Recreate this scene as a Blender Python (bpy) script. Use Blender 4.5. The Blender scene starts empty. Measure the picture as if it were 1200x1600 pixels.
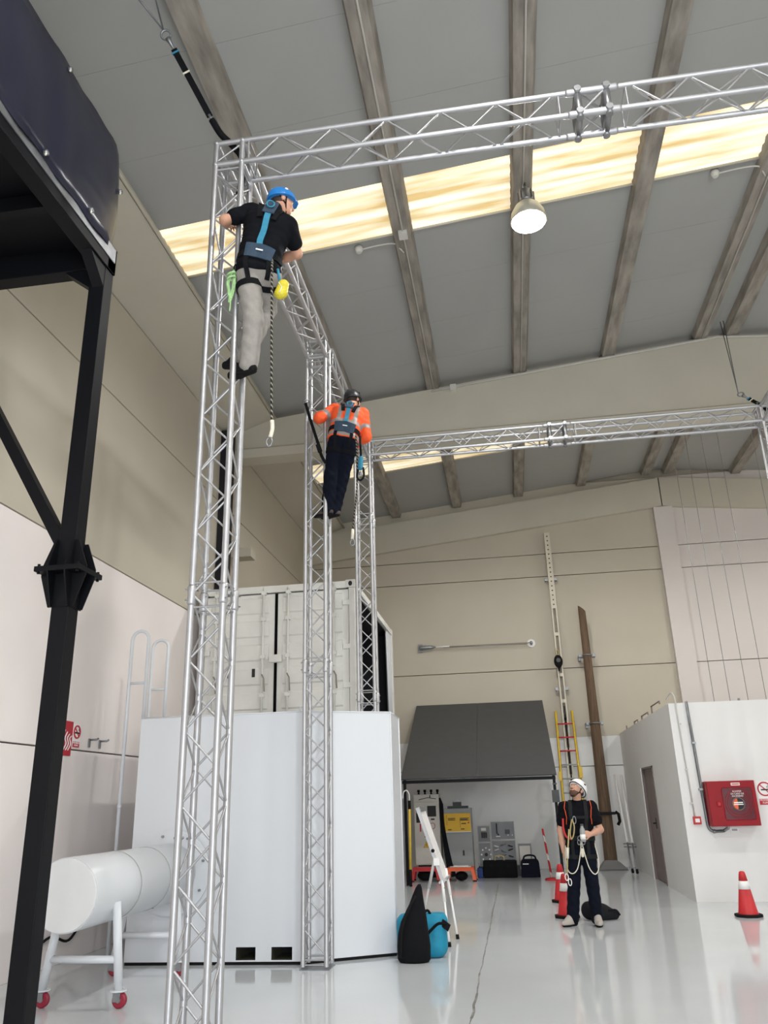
import bpy, bmesh, math, random
import numpy as np
from mathutils import Vector, Matrix
random.seed(7)
PI = math.pi
sc = bpy.context.scene
COL = sc.collection

# ------------------------------------------------------------------ camera
cam_d = bpy.data.cameras.new('camera'); cam = bpy.data.objects.new('camera', cam_d); COL.objects.link(cam)
def cam_axes(pitch, roll, yaw):
    cy, sy = math.cos(yaw), math.sin(yaw)
    f = Vector((sy*math.cos(pitch), cy*math.cos(pitch), math.sin(pitch)))
    r0 = Vector((cy, -sy, 0)); u0 = r0.cross(f)
    r = r0*math.cos(roll)+u0*math.sin(roll); u = -r0*math.sin(roll)+u0*math.cos(roll)
    return r, u, f
_r, _u, _f = cam_axes(0.34772573, -0.0290347965, -0.143417098)
cam.matrix_world = Matrix(((_r.x, _u.x, -_f.x, 0), (_r.y, _u.y, -_f.y, 0), (_r.z, _u.z, -_f.z, 1.55), (0, 0, 0, 1)))
cam_d.sensor_fit = 'HORIZONTAL'; cam_d.sensor_width = 36; cam_d.lens = 36*1249.08/1200
cam_d.clip_start = .05; cam_d.clip_end = 200
sc.camera = cam

# ------------------------------------------------------------------ world, exposure
w = bpy.data.worlds.new('world'); sc.world = w; w.use_nodes = True
bg = w.node_tree.nodes['Background']; bg.inputs[0].default_value = (.75, .85, 1, 1); bg.inputs[1].default_value = 2.2
sc.view_settings.view_transform = 'Standard'; sc.view_settings.look = 'None'
sc.view_settings.exposure = 0.0; sc.view_settings.gamma = 1; sc.view_settings.use_curve_mapping = False
LAMP_W = 640.0        # each high-bay lamp
SKY_E = 2.3           # daylight glowing through the translucent roof strips
DOOR_W = 950.0        # added daylight from an assumed, unseen loading door behind the camera
da = bpy.data.lights.new('assumed_door_light', 'AREA'); da.shape = 'RECTANGLE'; da.size = 8; da.size_y = 5; da.energy = DOOR_W; da.color = (.93, .97, 1)
dao = bpy.data.objects.new('assumed_door_light', da); COL.objects.link(dao)
dao.location = (3.0, -7.85, 2.55); dao.rotation_euler = (math.radians(90), 0, 0)

# ------------------------------------------------------------------ helpers
def V(*a): return Vector(a)
MATS = {}
def mat(name, col, rough=.6, metal=0., var=.06, scale=6., bump=0., bscale=60., spec=.5, emit=None, coat=0., stretch=None):
    m = bpy.data.materials.new(name); m.use_nodes = True; nt = m.node_tree; b = nt.nodes['Principled BSDF']
    b.inputs['Roughness'].default_value = rough; b.inputs['Metallic'].default_value = metal
    b.inputs['Specular IOR Level'].default_value = spec
    if coat: b.inputs['Coat Weight'].default_value = coat; b.inputs['Coat Roughness'].default_value = .06
    tc = nt.nodes.new('ShaderNodeTexCoord'); src = tc.outputs['Object']
    if stretch:
        mp = nt.nodes.new('ShaderNodeMapping'); mp.inputs['Scale'].default_value = stretch
        nt.links.new(src, mp.inputs[0]); src = mp.outputs[0]
    n = nt.nodes.new('ShaderNodeTexNoise'); n.inputs['Scale'].default_value = scale; n.inputs['Detail'].default_value = 4
    nt.links.new(src, n.inputs['Vector'])
    r = nt.nodes.new('ShaderNodeValToRGB'); c = Vector(col[:3])
    r.color_ramp.elements[0].position = .3; r.color_ramp.elements[1].position = .7
    r.color_ramp.elements[0].color = (*[max(0, v*(1-var)) for v in c], 1); r.color_ramp.elements[1].color = (*[min(1, v*(1+var)) for v in c], 1)
    nt.links.new(n.outputs['Fac'], r.inputs[0]); nt.links.new(r.outputs[0], b.inputs['Base Color'])
    if emit:
        b.inputs['Emission Color'].default_value = (*emit[0], 1); b.inputs['Emission Strength'].default_value = emit[1]
    if bump:
        n2 = nt.nodes.new('ShaderNodeTexNoise'); n2.inputs['Scale'].default_value = bscale; n2.inputs['Detail'].default_value = 3
        nt.links.new(src, n2.inputs['Vector'])
        bp = nt.nodes.new('ShaderNodeBump'); bp.inputs['Strength'].default_value = bump; bp.inputs['Distance'].default_value = .02
        nt.links.new(n2.outputs['Fac'], bp.inputs['Height']); nt.links.new(bp.outputs[0], b.inputs['Normal'])
    MATS[name] = m; return m
def s(r, g, b):   # sRGB 0-255 -> linear
    f = lambda v: (v/255/12.92 if v/255 <= .04045 else ((v/255+.055)/1.055)**2.4)
    return (f(r), f(g), f(b))

M_floor = mat('epoxy_floor', s(205, 209, 212), .085, var=.045, scale=.7, bump=.012, bscale=3, spec=.5)
M_white = mat('white_paint_wall', s(237, 229, 226), .55, var=.02, scale=1.2)
M_whiteroom = mat('white_paint_room', s(230, 229, 227), .55, var=.02, scale=1.2)
M_palewall = mat('pale_wall_panel', s(216, 209, 205), .6, var=.02, scale=1)
M_tan = mat('bare_concrete_panel', s(194, 186, 170), .75, var=.035, scale=.8)
M_rooftan = mat('concrete_beam', s(196, 190, 175), .8, var=.04, scale=1)
M_roof = mat('roof_sheet', s(165, 165, 162), .65, var=.03, scale=.9)
M_purlin = mat('rough_concrete_purlin', s(150, 143, 134), .9, var=.34, scale=5, bump=.25, bscale=14, stretch=(1.6, .35, 1.6))
M_alu = mat('aluminium_tube', s(192, 192, 194), .5, metal=.88, var=.06, scale=9)
M_aludark = mat('worn_aluminium', s(150, 150, 152), .42, metal=.9, var=.1, scale=9)
M_zinc = mat('zinc_plate', s(150, 152, 155), .45, metal=.8, var=.12, scale=15)
M_black = mat('black_steel_paint', s(14, 15, 19), .5, var=.12, scale=3, spec=.18)
M_tarp = mat('navy_tarpaulin', s(34, 36, 54), .3, var=.12, scale=2, bump=.12, bscale=3)
M_box = mat('white_lacquered_sheet', s(220, 223, 227), .3, var=.015, scale=.9)
M_cont = mat('container_paint', s(222, 221, 215), .55, var=.07, scale=2.4, bump=.05, bscale=20)
M_controof = mat('container_rust_edge', s(150, 142, 130), .8, var=.2, scale=6)
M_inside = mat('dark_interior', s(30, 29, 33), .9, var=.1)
M_curtain = mat('grey_curtain', s(196, 196, 198), .85, var=.04)
M_rubber = mat('black_rubber', s(15, 15, 16), .8, spec=.25, var=.1)
M_blackfab = mat('black_fabric', s(13, 14, 17), .85, spec=.2, var=.15, scale=20, bump=.2, bscale=80)
M_navyfab = mat('navy_fabric', s(16, 20, 34), .85, spec=.2, var=.15, scale=14, bump=.2, bscale=60)
M_tshirt = mat('black_cotton', s(14, 15, 20), .9, spec=.15, var=.12, scale=14, bump=.25, bscale=22)
M_greytr = mat('grey_trouser_cotton', s(150, 145, 139), .88, var=.07, scale=16, bump=.35, bscale=18)
M_navytr = mat('navy_trouser_cotton', s(13, 17, 30), .9, spec=.15, var=.14, scale=14, bump=.35, bscale=18)
M_orange = mat('orange_hi_vis', s(246, 92, 40), .75, var=.05, scale=20, bump=.25, bscale=22)
M_reflect = mat('grey_reflective_tape', s(150, 142, 138), .45, var=.06)
M_skin = mat('skin', s(196, 146, 120), .55, var=.05, scale=30)
M_skin2 = mat('skin_light', s(200, 152, 128), .55, var=.05, scale=30)
M_hair = mat('dark_hair', s(45, 34, 28), .7, var=.2, scale=80)
M_beard = mat('brown_beard', s(92, 64, 52), .8, var=.2, scale=90)
M_blueh = mat('blue_helmet_shell', s(36, 122, 196), .3, var=.03)
M_whiteh = mat('white_helmet_shell', s(235, 235, 235), .35, var=.02)
M_blackh = mat('black_helmet_shell', s(30, 33, 38), .4, var=.05)
M_teal = mat('teal_webbing', s(46, 130, 160), .7, var=.1, scale=30)
M_slate = mat('slate_padding', s(48, 66, 84), .85, var=.12, scale=30, bump=.2)
M_green = mat('lime_rope', s(160, 200, 140), .7, var=.08, scale=40)
M_yellowp = mat('yellow_paint', s(222, 186, 60), .5, var=.06, scale=8)
M_yelbag = mat('yellow_pouch', s(216, 200, 50), .5, var=.14, scale=18, bump=.3)
M_redp = mat('red_box_enamel', s(146, 8, 24), .45, var=.05, scale=4, spec=.3)
M_red = mat('red_plastic', s(196, 40, 46), .5, var=.06)
M_orangepl = mat('orange_plastic', s(226, 96, 50), .45, var=.05)
M_wheel = mat('red_polyurethane', s(150, 34, 56), .4, var=.06)
M_wood = mat('weathered_pole_wood', s(104, 84, 66), .9, var=.3, scale=10, bump=.4, bscale=20, stretch=(3, 3, .25))
M_doorbr = mat('grey_brown_door', s(122, 108, 104), .5, var=.05)
M_grey = mat('grey_panel', s(74, 75, 76), .6, var=.06, scale=4)
M_cabgrey = mat('cabinet_grey', s(158, 160, 158), .5, var=.04)
M_cream = mat('cream_cabinet', s(212, 206, 196), .5, var=.04)
M_yelsign = mat('yellow_sign', s(238, 186, 30), .5, var=.03)
M_print = mat('black_print', s(30, 26, 24), .6, var=.05)
M_whitepr = mat('white_print', s(240, 238, 236), .5, var=.01)
M_redpr = mat('red_print', s(190, 30, 50), .5, var=.03)
M_cyan = mat('turquoise_bag_fabric', s(22, 136, 168), .7, var=.12, scale=6, bump=.3, bscale=16)
M_cream_rail = mat('beige_rail_paint', s(214, 206, 188), .5, var=.05)
M_conduit = mat('white_pvc_conduit', s(205, 203, 196), .5, var=.03)
M_steelc = mat('galvanised_conduit', s(120, 122, 124), .4, metal=.6, var=.1)
M_crack = mat('floor_joint_filler', s(128, 126, 122), .7, var=.4, scale=8)
M_hose = mat('dark_window_film', s(92, 22, 36), .18, var=.1, scale=2)
M_lampm = mat('lamp_reflector', s(210, 206, 190), .3, metal=.4, var=.03)
M_lampglow = mat('lamp_glow', (1, 1, 1), .5, emit=((1, .98, .95), 60))
M_rope = mat('white_rope', s(225, 218, 200), .8, var=.12, scale=90)
M_gold = mat('gold_carabiner', s(186, 168, 118), .45, metal=.3, var=.1)
M_sole = mat('white_rubber_sole', s(225, 220, 212), .7, var=.04)
M_eye = mat('eye_white', s(230, 226, 222), .3, var=.01)
M_lips = mat('lips', s(150, 84, 76), .6, var=.05)
M_glovegrey = mat('grey_glove', s(120, 118, 118), .8, var=.1)

def skylight_mat():
    m = bpy.data.materials.new('translucent_roof_strip'); m.use_nodes = True; nt = m.node_tree; b = nt.nodes['Principled BSDF']
    tc = nt.nodes.new('ShaderNodeTexCoord')
    mp = nt.nodes.new('ShaderNodeMapping'); mp.inputs['Scale'].default_value = (.5, 5.5, 1); nt.links.new(tc.outputs['Object'], mp.inputs[0])
    n = nt.nodes.new('ShaderNodeTexNoise'); n.inputs['Scale'].default_value = 1.3; n.inputs['Detail'].default_value = 5; nt.links.new(mp.outputs[0], n.inputs['Vector'])
    r = nt.nodes.new('ShaderNodeValToRGB'); r.color_ramp.elements[0].position = .34; r.color_ramp.elements[1].position = .62
    r.color_ramp.elements[0].color = (*s(206, 178, 122), 1); r.color_ramp.elements[1].color = (*s(254, 246, 220), 1)
    nt.links.new(n.outputs['Fac'], r.inputs[0])
    nt.links.new(r.outputs[0], b.inputs['Base Color']); nt.links.new(r.outputs[0], b.inputs['Emission Color'])
    b.inputs['Emission Strength'].default_value = SKY_E*.34; b.inputs['Roughness'].default_value = .6
    return m
M_sky = skylight_mat()

def rope_mat(name, ca, cb, sc_):
    m = bpy.data.materials.new(name); m.use_nodes = True; nt = m.node_tree; b = nt.nodes['Principled BSDF']; b.inputs['Roughness'].default_value = .85
    tc = nt.nodes.new('ShaderNodeTexCoord'); wv = nt.nodes.new('ShaderNodeTexWave'); wv.bands_direction = 'DIAGONAL'; wv.inputs['Scale'].default_value = sc_
    nt.links.new(tc.outputs['Object'], wv.inputs['Vector'])
    r = nt.nodes.new('ShaderNodeValToRGB'); r.color_ramp.interpolation = 'CONSTANT'; r.color_ramp.elements[1].position = .72
    r.color_ramp.elements[0].color = (*ca, 1); r.color_ramp.elements[1].color = (*cb, 1)
    nt.links.new(wv.outputs['Fac'], r.inputs[0]); nt.links.new(r.outputs[0], b.inputs['Base Color']); return m
M_spiral = rope_mat('black_rope_with_pale_tracer', s(20, 19, 19), s(150, 142, 126), 14)
M_hazard = rope_mat('red_white_hazard_tape', s(190, 40, 40), s(225, 220, 215), 2)

def new_mesh(name, verts, faces, smooth=False):
    me = bpy.data.meshes.new(name); me.from_pydata([tuple(v) for v in verts], [], [tuple(f) for f in faces]); me.update()
    if smooth: me.polygons.foreach_set('use_smooth', [True]*len(me.polygons))
    return me
def link(name, me, m, parent=None):
    o = bpy.data.objects.new(name, me); COL.objects.link(o)
    if m is not None and me is not None and len(me.materials) == 0: me.materials.append(m)
    if parent is not None:
        o.parent = parent
        if parent.type == 'EMPTY' or parent.get('_c'): o.matrix_parent_inverse = Matrix.Translation(-parent.location)
    return o
def tag(o, label, cat, group=None):
    o['label'] = label; o['category'] = cat
    if group: o['group'] = group
    return o
def thing(name, label, cat, loc=(0, 0, 0), group=None):
    o = bpy.data.objects.new(name, None); COL.objects.link(o); o.location = loc; o.empty_display_size = .1
    return tag(o, label, cat, group)
def struct(o): o['kind'] = 'structure'; return o
def recenter(o):
    me = o.data; n = len(me.vertices); a = np.empty(n*3, 'f'); me.vertices.foreach_get('co', a); a = a.reshape(-1, 3)
    c = (a.max(0)+a.min(0))/2; c[2] = a[:, 2].min(); a -= c
    me.vertices.foreach_set('co', a.ravel()); me.update(); o.location = Vector([float(q) for q in c]); o['_c'] = 1
    return o

class MB:
    """collects shapes into one mesh"""
    def __init__(self): self.v = []; self.f = []; self.sm = []
    def add(self, v, f, smooth=False):
        o = len(self.v); self.v += [Vector(p) for p in v]; self.f += [tuple(i+o for i in q) for q in f]; self.sm += [smooth]*len(f); return self
    def box(self, x0, x1, y0, y1, z0, z1):
        v = [(x, y, z) for x in (x0, x1) for y in (y0, y1) for z in (z0, z1)]
        return self.add(v, [(0, 1, 3, 2), (4, 6, 7, 5), (0, 4, 5, 1), (2, 3, 7, 6), (0, 2, 6, 4), (1, 5, 7, 3)])
    def obox(self, c, ax, ay, az):      # oriented box: centre and three half-axis vectors
        c = Vector(c); ax = Vector(ax); ay = Vector(ay); az = Vector(az)
        v = [c+ax*i+ay*j+az*k for i in (-1, 1) for j in (-1, 1) for k in (-1, 1)]
        return self.add(v, [(0, 1, 3, 2), (4, 6, 7, 5), (0, 4, 5, 1), (2, 3, 7, 6), (0, 2, 6, 4), (1, 5, 7, 3)])
    def tube(self, pts, r, n=8, cap=True, closed=False):
        pts = [Vector(p) for p in pts]; N = len(pts); rs = r if isinstance(r, (list, tuple)) else [r]*N
        v = []; f = []; up = None
        for i, p in enumerate(pts):
            a = pts[(i-1) % N] if (i or closed) else p; b = pts[(i+1) % N] if (i < N-1 or closed) else p
            d = (b-a).normalized()
            if up is None:
                up = Vector((0, 0, 1)) if abs(d.z) < .9 else Vector((1, 0, 0))
            u = (up-d*up.dot(d))
            if u.length < 1e-5: u = d.orthogonal()
            u.normalize(); up = u; w_ = d.cross(u)
            for k in range(n):
                t = 2*PI*k/n; v.append(p+(u*math.cos(t)+w_*math.sin(t))*rs[i])
        M = N if closed else N-1
        for i in range(M):
            for k in range(n):
                a = i*n+k; b = i*n+(k+1) % n; c = ((i+1) % N)*n; f.append((a, b, c+(k+1) % n, c+k))
        self.add(v, f, True)
        if cap and not closed:
            self.add(v[:n], [tuple(range(n))[::-1]]); self.add(v[-n:], [tuple(range(n))])
        return self
    def prism(self, poly, d):           # extrude a 3-D polygon along the vector d
        n = len(poly); p = [Vector(q) for q in poly]; d = Vector(d); v = p+[q+d for q in p]
        return self.add(v, [tuple(range(n))[::-1], tuple(range(n, 2*n))]+[(i, (i+1) % n, n+(i+1) % n, n+i) for i in range(n)])
    def lathe(self, c, prof, n=24, axis='Z', smooth=True):
        c = Vector(c); v = []; f = []
        for (r, h) in prof:
            for k in range(n):
                t = 2*PI*k/n; a, b = r*math.cos(t), r*math.sin(t)
                v.append(c+(Vector((a, b, h)) if axis == 'Z' else Vector((a, h, b)) if axis == 'Y' else Vector((h, a, b))))
        m = len(prof)
        for i in range(m-1):
            for k in range(n):
                f.append((i*n+k, i*n+(k+1) % n, (i+1)*n+(k+1) % n, (i+1)*n+k))
        self.add(v, f, smooth)
        self.add(v[:n], [tuple(range(n))[::-1]]); self.add(v[-n:], [tuple(range(n))]); return self
    def ell(self, c, rx, ry, rz, nu=14, nv=9, rot=None):
        c = Vector(c); v = []; f = []
        for i in range(nv+1):
            t = PI*i/nv
            for k in range(nu):
                a = 2*PI*k/nu; p = Vector((rx*math.sin(t)*math.cos(a), ry*math.sin(t)*math.sin(a), rz*math.cos(t)))
                v.append(c+(rot @ p if rot else p))
        for i in range(nv):
            for k in range(nu): f.append((i*nu+k, (i+1)*nu+k, (i+1)*nu+(k+1) % nu, i*nu+(k+1) % nu))
        return self.add(v, f, True)
    def build(self, name, m, parent=None, bevel=0, fix=True):
        me = bpy.data.meshes.new(name); me.from_pydata([tuple(p) for p in self.v], [], self.f); me.update()
        me.polygons.foreach_set('use_smooth', self.sm)
        if fix or bevel:
            bm = bmesh.new(); bm.from_mesh(me)
            bmesh.ops.remove_doubles(bm, verts=bm.verts, dist=1e-5)
            bmesh.ops.recalc_face_normals(bm, faces=bm.faces)
            if bevel: bmesh.ops.bevel(bm, geom=[e for e in bm.edges if len(e.link_faces) == 2 and e.calc_face_angle(0) > .6], offset=bevel, segments=2, affect='EDGES', profile=.6)
            bm.to_mesh(me); bm.free()
        return link(name, me, m, parent)
def bx(name, x0, x1, y0, y1, z0, z1, m, parent=None, bevel=0): return MB().box(x0, x1, y0, y1, z0, z1).build(name, m, parent, bevel)
def tb(name, pts, r, m, parent=None, n=8, closed=False): return MB().tube(pts, r, n, closed=closed).build(name, m, parent)
def solo(o, label, cat, group=None): recenter(o); return tag(o, label, cat, group)
def bez(p0, p1, p2, n=10): return [Vector(p0)*(1-t)**2+Vector(p1)*2*t*(1-t)+Vector(p2)*t*t for t in [i/n for i in range(n+1)]]
def cat_spline(P, n=8):
    P = [Vector(p) for p in P]; Q = [P[0]*2-P[1]]+P+[P[-1]*2-P[-2]]; out = []
    for i in range(1, len(Q)-2):
        a, b, c, d = Q[i-1:i+3]
        for k in range(n):
            t = k/n; out.append(.5*((2*b)+(c-a)*t+(2*a-5*b+4*c-d)*t*t+(3*b-a-3*c+d)*t**3))
    return out+[P[-1]]
def text(name, body, size, origin, right, up, m, parent, align='CENTER', depth=.0015):
    cu = bpy.data.curves.new(name, 'FONT'); cu.body = body; cu.size = size; cu.extrude = depth; cu.align_x = align; cu.align_y = 'CENTER'; cu.resolution_u = 2
    t = bpy.data.objects.new(name, cu); COL.objects.link(t)
    dg = bpy.context.evaluated_depsgraph_get(); me = bpy.data.meshes.new_from_object(t.evaluated_get(dg)); bpy.data.objects.remove(t)
    right = Vector(right).normalized(); up = Vector(up).normalized(); nn = right.cross(up); o3 = Vector(origin)
    me.transform(Matrix(((right.x, up.x, nn.x, o3.x), (right.y, up.y, nn.y, o3.y), (right.z, up.z, nn.z, o3.z), (0, 0, 0, 1))))
    me.materials.clear(); return link(name, me, m, parent)

# ------------------------------------------------------------------ the hall
RID = 4.34
def roofz(x): return 9.05+.1*x if x <= RID else 9.05+.1*RID-.1*(x-RID)
XL, XR, YB, YF = -5.0, 13.7, 20.4, -8.0
fl = bx('floor', XL-.3, XR+.3, YF-6, YB+.3, -.2, 0, M_floor); struct(fl)
# joint running along the floor, and the faint cross joints
pts = []; x = -.45
for i in range(90):
    y = 1.5+i*.21
    pts.append((-.45+random.uniform(-.012, .012), y))
jm = MB()
for (a, b) in zip(pts[:-1], pts[1:]):
    wd = random.uniform(.004, .012)
    jm.add([(a[0]-wd, a[1], .0012), (a[0]+wd, a[1], .0012), (b[0]+wd, b[1], .0012), (b[0]-wd, b[1], .0012)], [(0, 1, 2, 3)])
jm.build('floor_joint', M_crack, fl, fix=False)
# left wall
wl = struct(bx('wall_left', XL-.3, XL-.12, YF, YB, 0, 9, M_tan))
for z0, z1, m in ((0, 2.205, M_white), (2.222, 4.545, M_white), (4.562, 6.865, M_tan), (6.882, 8.31, M_tan)):
    for (y0, y1) in ((YF, 3.992), (4.0, YB)):
        bx('wall_panel', XL-.121, XL, y0, y1, z0, z1, m, wl, bevel=.006)
# gutter beam along the eave
gb = MB().prism([(XL-.3, YF, 8.33), (XL-.0, YF, 8.33), (-4.1, YF, 8.64), (-4.1, YF, 8.9), (XL-.3, YF, 8.9)], (0, YB-YF, 0)).build('trim_1', M_rooftan); struct(gb)
tb('edge_angle', [(-4.07, YF, 8.65), (-4.07, YB, 8.65)], .03, M_rooftan, gb, 4)
# back wall
wb = struct(bx('wall_back', XL-.3, XR+.3, YB+.12, YB+.3, 0, 9.88, M_tan))
for z0, z1, m in ((0, 2.205, M_whiteroom), (2.222, 2.89, M_whiteroom), (2.89, 4.53, M_tan), (4.547, 6.9, M_tan), (6.917, 7.5, M_tan), (7.517, 9.4, M_tan)):
    for (x0, x1, mm) in ((XL, 4.2, m), (4.3, XR, m if z0 < 2.5 else M_palewall)):
        bx('wall_panel', x0, x1, YB, YB+.121, z0, z1, mm, wb, bevel=.006)
bx('pilaster', 4.11, 4.58, YB-.14, YB+.02, 0, 8.53, M_palewall, wb, bevel=.01)
gz = lambda x, z: z-.1*abs(x-RID)
bo = MB().prism([(XL, YB-.13, gz(XL, 8.55)), (RID, YB-.13, 8.55), (XR, YB-.13, gz(XR, 8.55)), (XR, YB-.13, gz(XR, 9.33)), (RID, YB-.13, 9.33), (XL, YB-.13, gz(XL, 9.33))], (0, .2, 0)).build('gable_beam', M_rooftan, wb)
bx('beam_joint', RID-.012, RID+.012, YB-.134, YB-.12, 8.55, 9.33, M_print, wb)
# right wall and front wall with an assumed door opening added for daylight
wr = struct(bx('wall_right', XR, XR+.3, YF, YB, 0, 9, M_tan))
wf = struct(MB().box(XL-.3, -1.5, YF-.3, YF, 0, 9.88).box(7.5, XR+.3, YF-.3, YF, 0, 9.88).box(-1.5, 7.5, YF-.3, YF, 5.3, 9.88).build('wall_front', M_tan))
# deep roof girder spanning the hall
gd = MB().prism([(XL, 13.6, 8.05), (XR, 13.6, 8.05), (XR, 13.6, roofz(XR)), (RID, 13.6, roofz(RID)), (XL, 13.6, roofz(XL))], (0, .22, 0)).build('trim_2', M_rooftan); struct(gd)
MB().prism([(XL, 13.52, 7.82), (XL, 13.52, 8.0), (XL, 13.6, 8.06), (XL, 13.82, 8.06), (XL, 13.9, 8.0), (XL, 13.9, 7.82)], (XR-XL, 0, 0)).build('bottom_flange', M_rooftan, gd)
cond = [(-.98, 13.575, roofz(-.98)-.06), (1.5, 13.575, roofz(1.5)-.05), (RID, 13.575, roofz(RID)-.05), (7, 13.575, roofz(7)-.05)]
tb('conduit', cond, .018, M_conduit, gd, 6)
bx('junction_box', -.62, -.5, 13.52, 13.6, 8.86, 8.98, M_conduit, gd, bevel=.01)
# roof: sheet panels between skylight strips, then purlins
ce = struct(MB().prism([(XL-.3, YF-.3, 8.82), (RID, YF-.3, 9.78), (XR+.3, YF-.3, 8.82), (XR+.3, YF-.3, 8.95), (RID, YF-.3, 9.91), (XL-.3, YF-.3, 8.95)], (0, YB-YF+.6, 0)).build('ceiling', M_roof))
strips = []; y = YF
SK = [(-5.0, -4.0), (0.05, 1.0), (8.2, 9.2), (16.35, 17.4)]
edges = []
for a, b in SK: edges += [a, b]
marks = [YF]+edges+[YB]
for i in range(len(marks)-1):
    a, b = marks[i], marks[i+1]; sky = (i % 2 == 1)
    n = 1 if sky else max(1, round((b-a)/1.15))
    for k in range(n):
        y0 = a+(b-a)*k/n; y1 = a+(b-a)*(k+1)/n
        for (x0, x1) in ((-4.14, RID), (RID, XR)):
            z0, z1 = roofz(x0)+.14, roofz(x1)+.14
            if sky:
                # corrugated translucent sheet
                nb = 26; vv = []; ff = []
                for q in range(nb+1):
                    yy = y0+(y1-y0)*q/nb; dz = .012*math.sin(q*PI/1.0*.5)
                    vv += [(x0, yy, z0+dz), (x1, yy, z1+dz)]
                for q in range(nb): ff.append((2*q, 2*q+1, 2*q+3, 2*q+2))
                o = MB().add(vv, ff, True).build('skylight_strip', M_sky, ce, fix=False)
                o['label'] = 'glowing translucent corrugated roof strip'
                tb('skylight_trim', [(x0, y1, z0-.015), (x1, y1, z1-.015)], .022, M_rooftan, ce, 4)
            else:
                MB().prism([(x0, y0+.0015, z0), (x1, y0+.0015, z1), (x1, y0+.0015, z1+.06), (x0, y0+.0015, z0+.06)], (0, y1-y0-.003, 0)).build('roof_panel', M_roof, ce)
for i, x in enumerate((-2.6, -.95, .71, 2.37, 4.05, 4.62, 6.28, 7.94, 9.6, 11.26)):
    z = roofz(x)
    for (y0, y1) in ((YF, 13.62), (13.8, YB-.08)):
        po = MB().prism([(x-.15, y0, z+.15), (x-.11, y0, z), (x+.11, y0, z), (x+.15, y0, z+.15)], (0, y1-y0, 0)).build('purlin', M_purlin, ce)
for x in (-.95, .71, 4.05): tb('conduit', [(x+.02, YF+1, roofz(x)-.012), (x+.02, 13.58, roofz(x)-.012)], .013, M_conduit, ce, 6)

# ------------------------------------------------------------------ roof fittings
def high_bay(x, y, label, grp):
    zb = roofz(x)-.62
    t = thing('high_bay_lamp', label, 'lamp', (x, y, roofz(x)), grp)
    MB().lathe((x, y, zb), [(.225, 0), (.232, .01), (.215, .12), (.165, .22), (.1, .29), (.075, .31)], 28).build('reflector', M_lampm, t)
    MB().lathe((x, y, zb-.012), [(.21, 0), (.214, .012), (.2, .02)], 28).build('glass_lens', M_lampglow, t)
    MB().lathe((x, y, zb+.31), [(.085, 0), (.09, .02), (.09, .16), (.06, .19)], 16).build('gear_housing', M_aludark, t)
    for k in range(8):
        a = k*PI/4; MB().obox((x+.095*math.cos(a), y+.095*math.sin(a), zb+.4), (.014*math.cos(a), .014*math.sin(a), 0), (-.004*math.sin(a), .004*math.cos(a), 0), (0, 0, .07)).build('cooling_fin', M_aludark, t)
    tb('hanger', [(x, y, zb+.49), (x, y, roofz(x)-.0)], .018, M_aludark, t)
    L = bpy.data.lights.new('lamp_bulb', 'SPOT'); L.energy = LAMP_W; L.spot_size = math.radians(168); L.spot_blend = .45; L.shadow_soft_size = .2; L.color = (1, .99, .97)
    lo = bpy.data.objects.new('lamp_bulb', L); COL.objects.link(lo); lo.parent = t; lo.location = (0, 0, -.66)
high_bay(.745, 8.6, 'bright bell-shaped lamp hanging below the glowing roof strip', 'high-bay lamps')
for (x, y) in ((.71, 14.62), (.71, 2.6), (.71, -3.4), (7.94, 14.62), (7.94, 8.6), (7.94, 2.6), (7.94, -3.4)):  # unseen lamps added for light; one behind the girder brightens the rear bay
    high_bay(x, y, 'unseen bell-shaped ceiling lamp added to light the hall', 'high-bay lamps')
def detector(x, y, px, label):
    z = roofz(x)+.13
    t = thing('ceiling_sensor', label, 'sensor', (x, y, z))
    MB().lathe((x, y, z-.09), [(.03, 0), (.045, .015), (.06, .05), (.06, .09)], 18).build('sensor_head', M_conduit, t)
    tb('feed_cable', [(x, y, z-.03)]+bez((x+.05, y, z-.035), (px-.1, y-.02, roofz(px)+.1), (px-.1, y, roofz(px)+.02), 8)+[(px-.02, y+.12, roofz(px)-.02)], .011, M_conduit, t, 6)
detector(-1.6, 9.34, -.95, 'small white ceiling sensor left of the lamp, wired to a beam')
detector(3.35, 9.3, 4.05, 'small white ceiling sensor near the right edge, wired to a beam')
bxo = bx('junction_box', -.93-.06, -.93+.06, 9.0, 9.14, roofz(-.93)-.06, roofz(-.93)+.0, M_conduit); solo(bxo, 'small white junction box on the beam left of the lamp', 'junction box')

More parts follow.
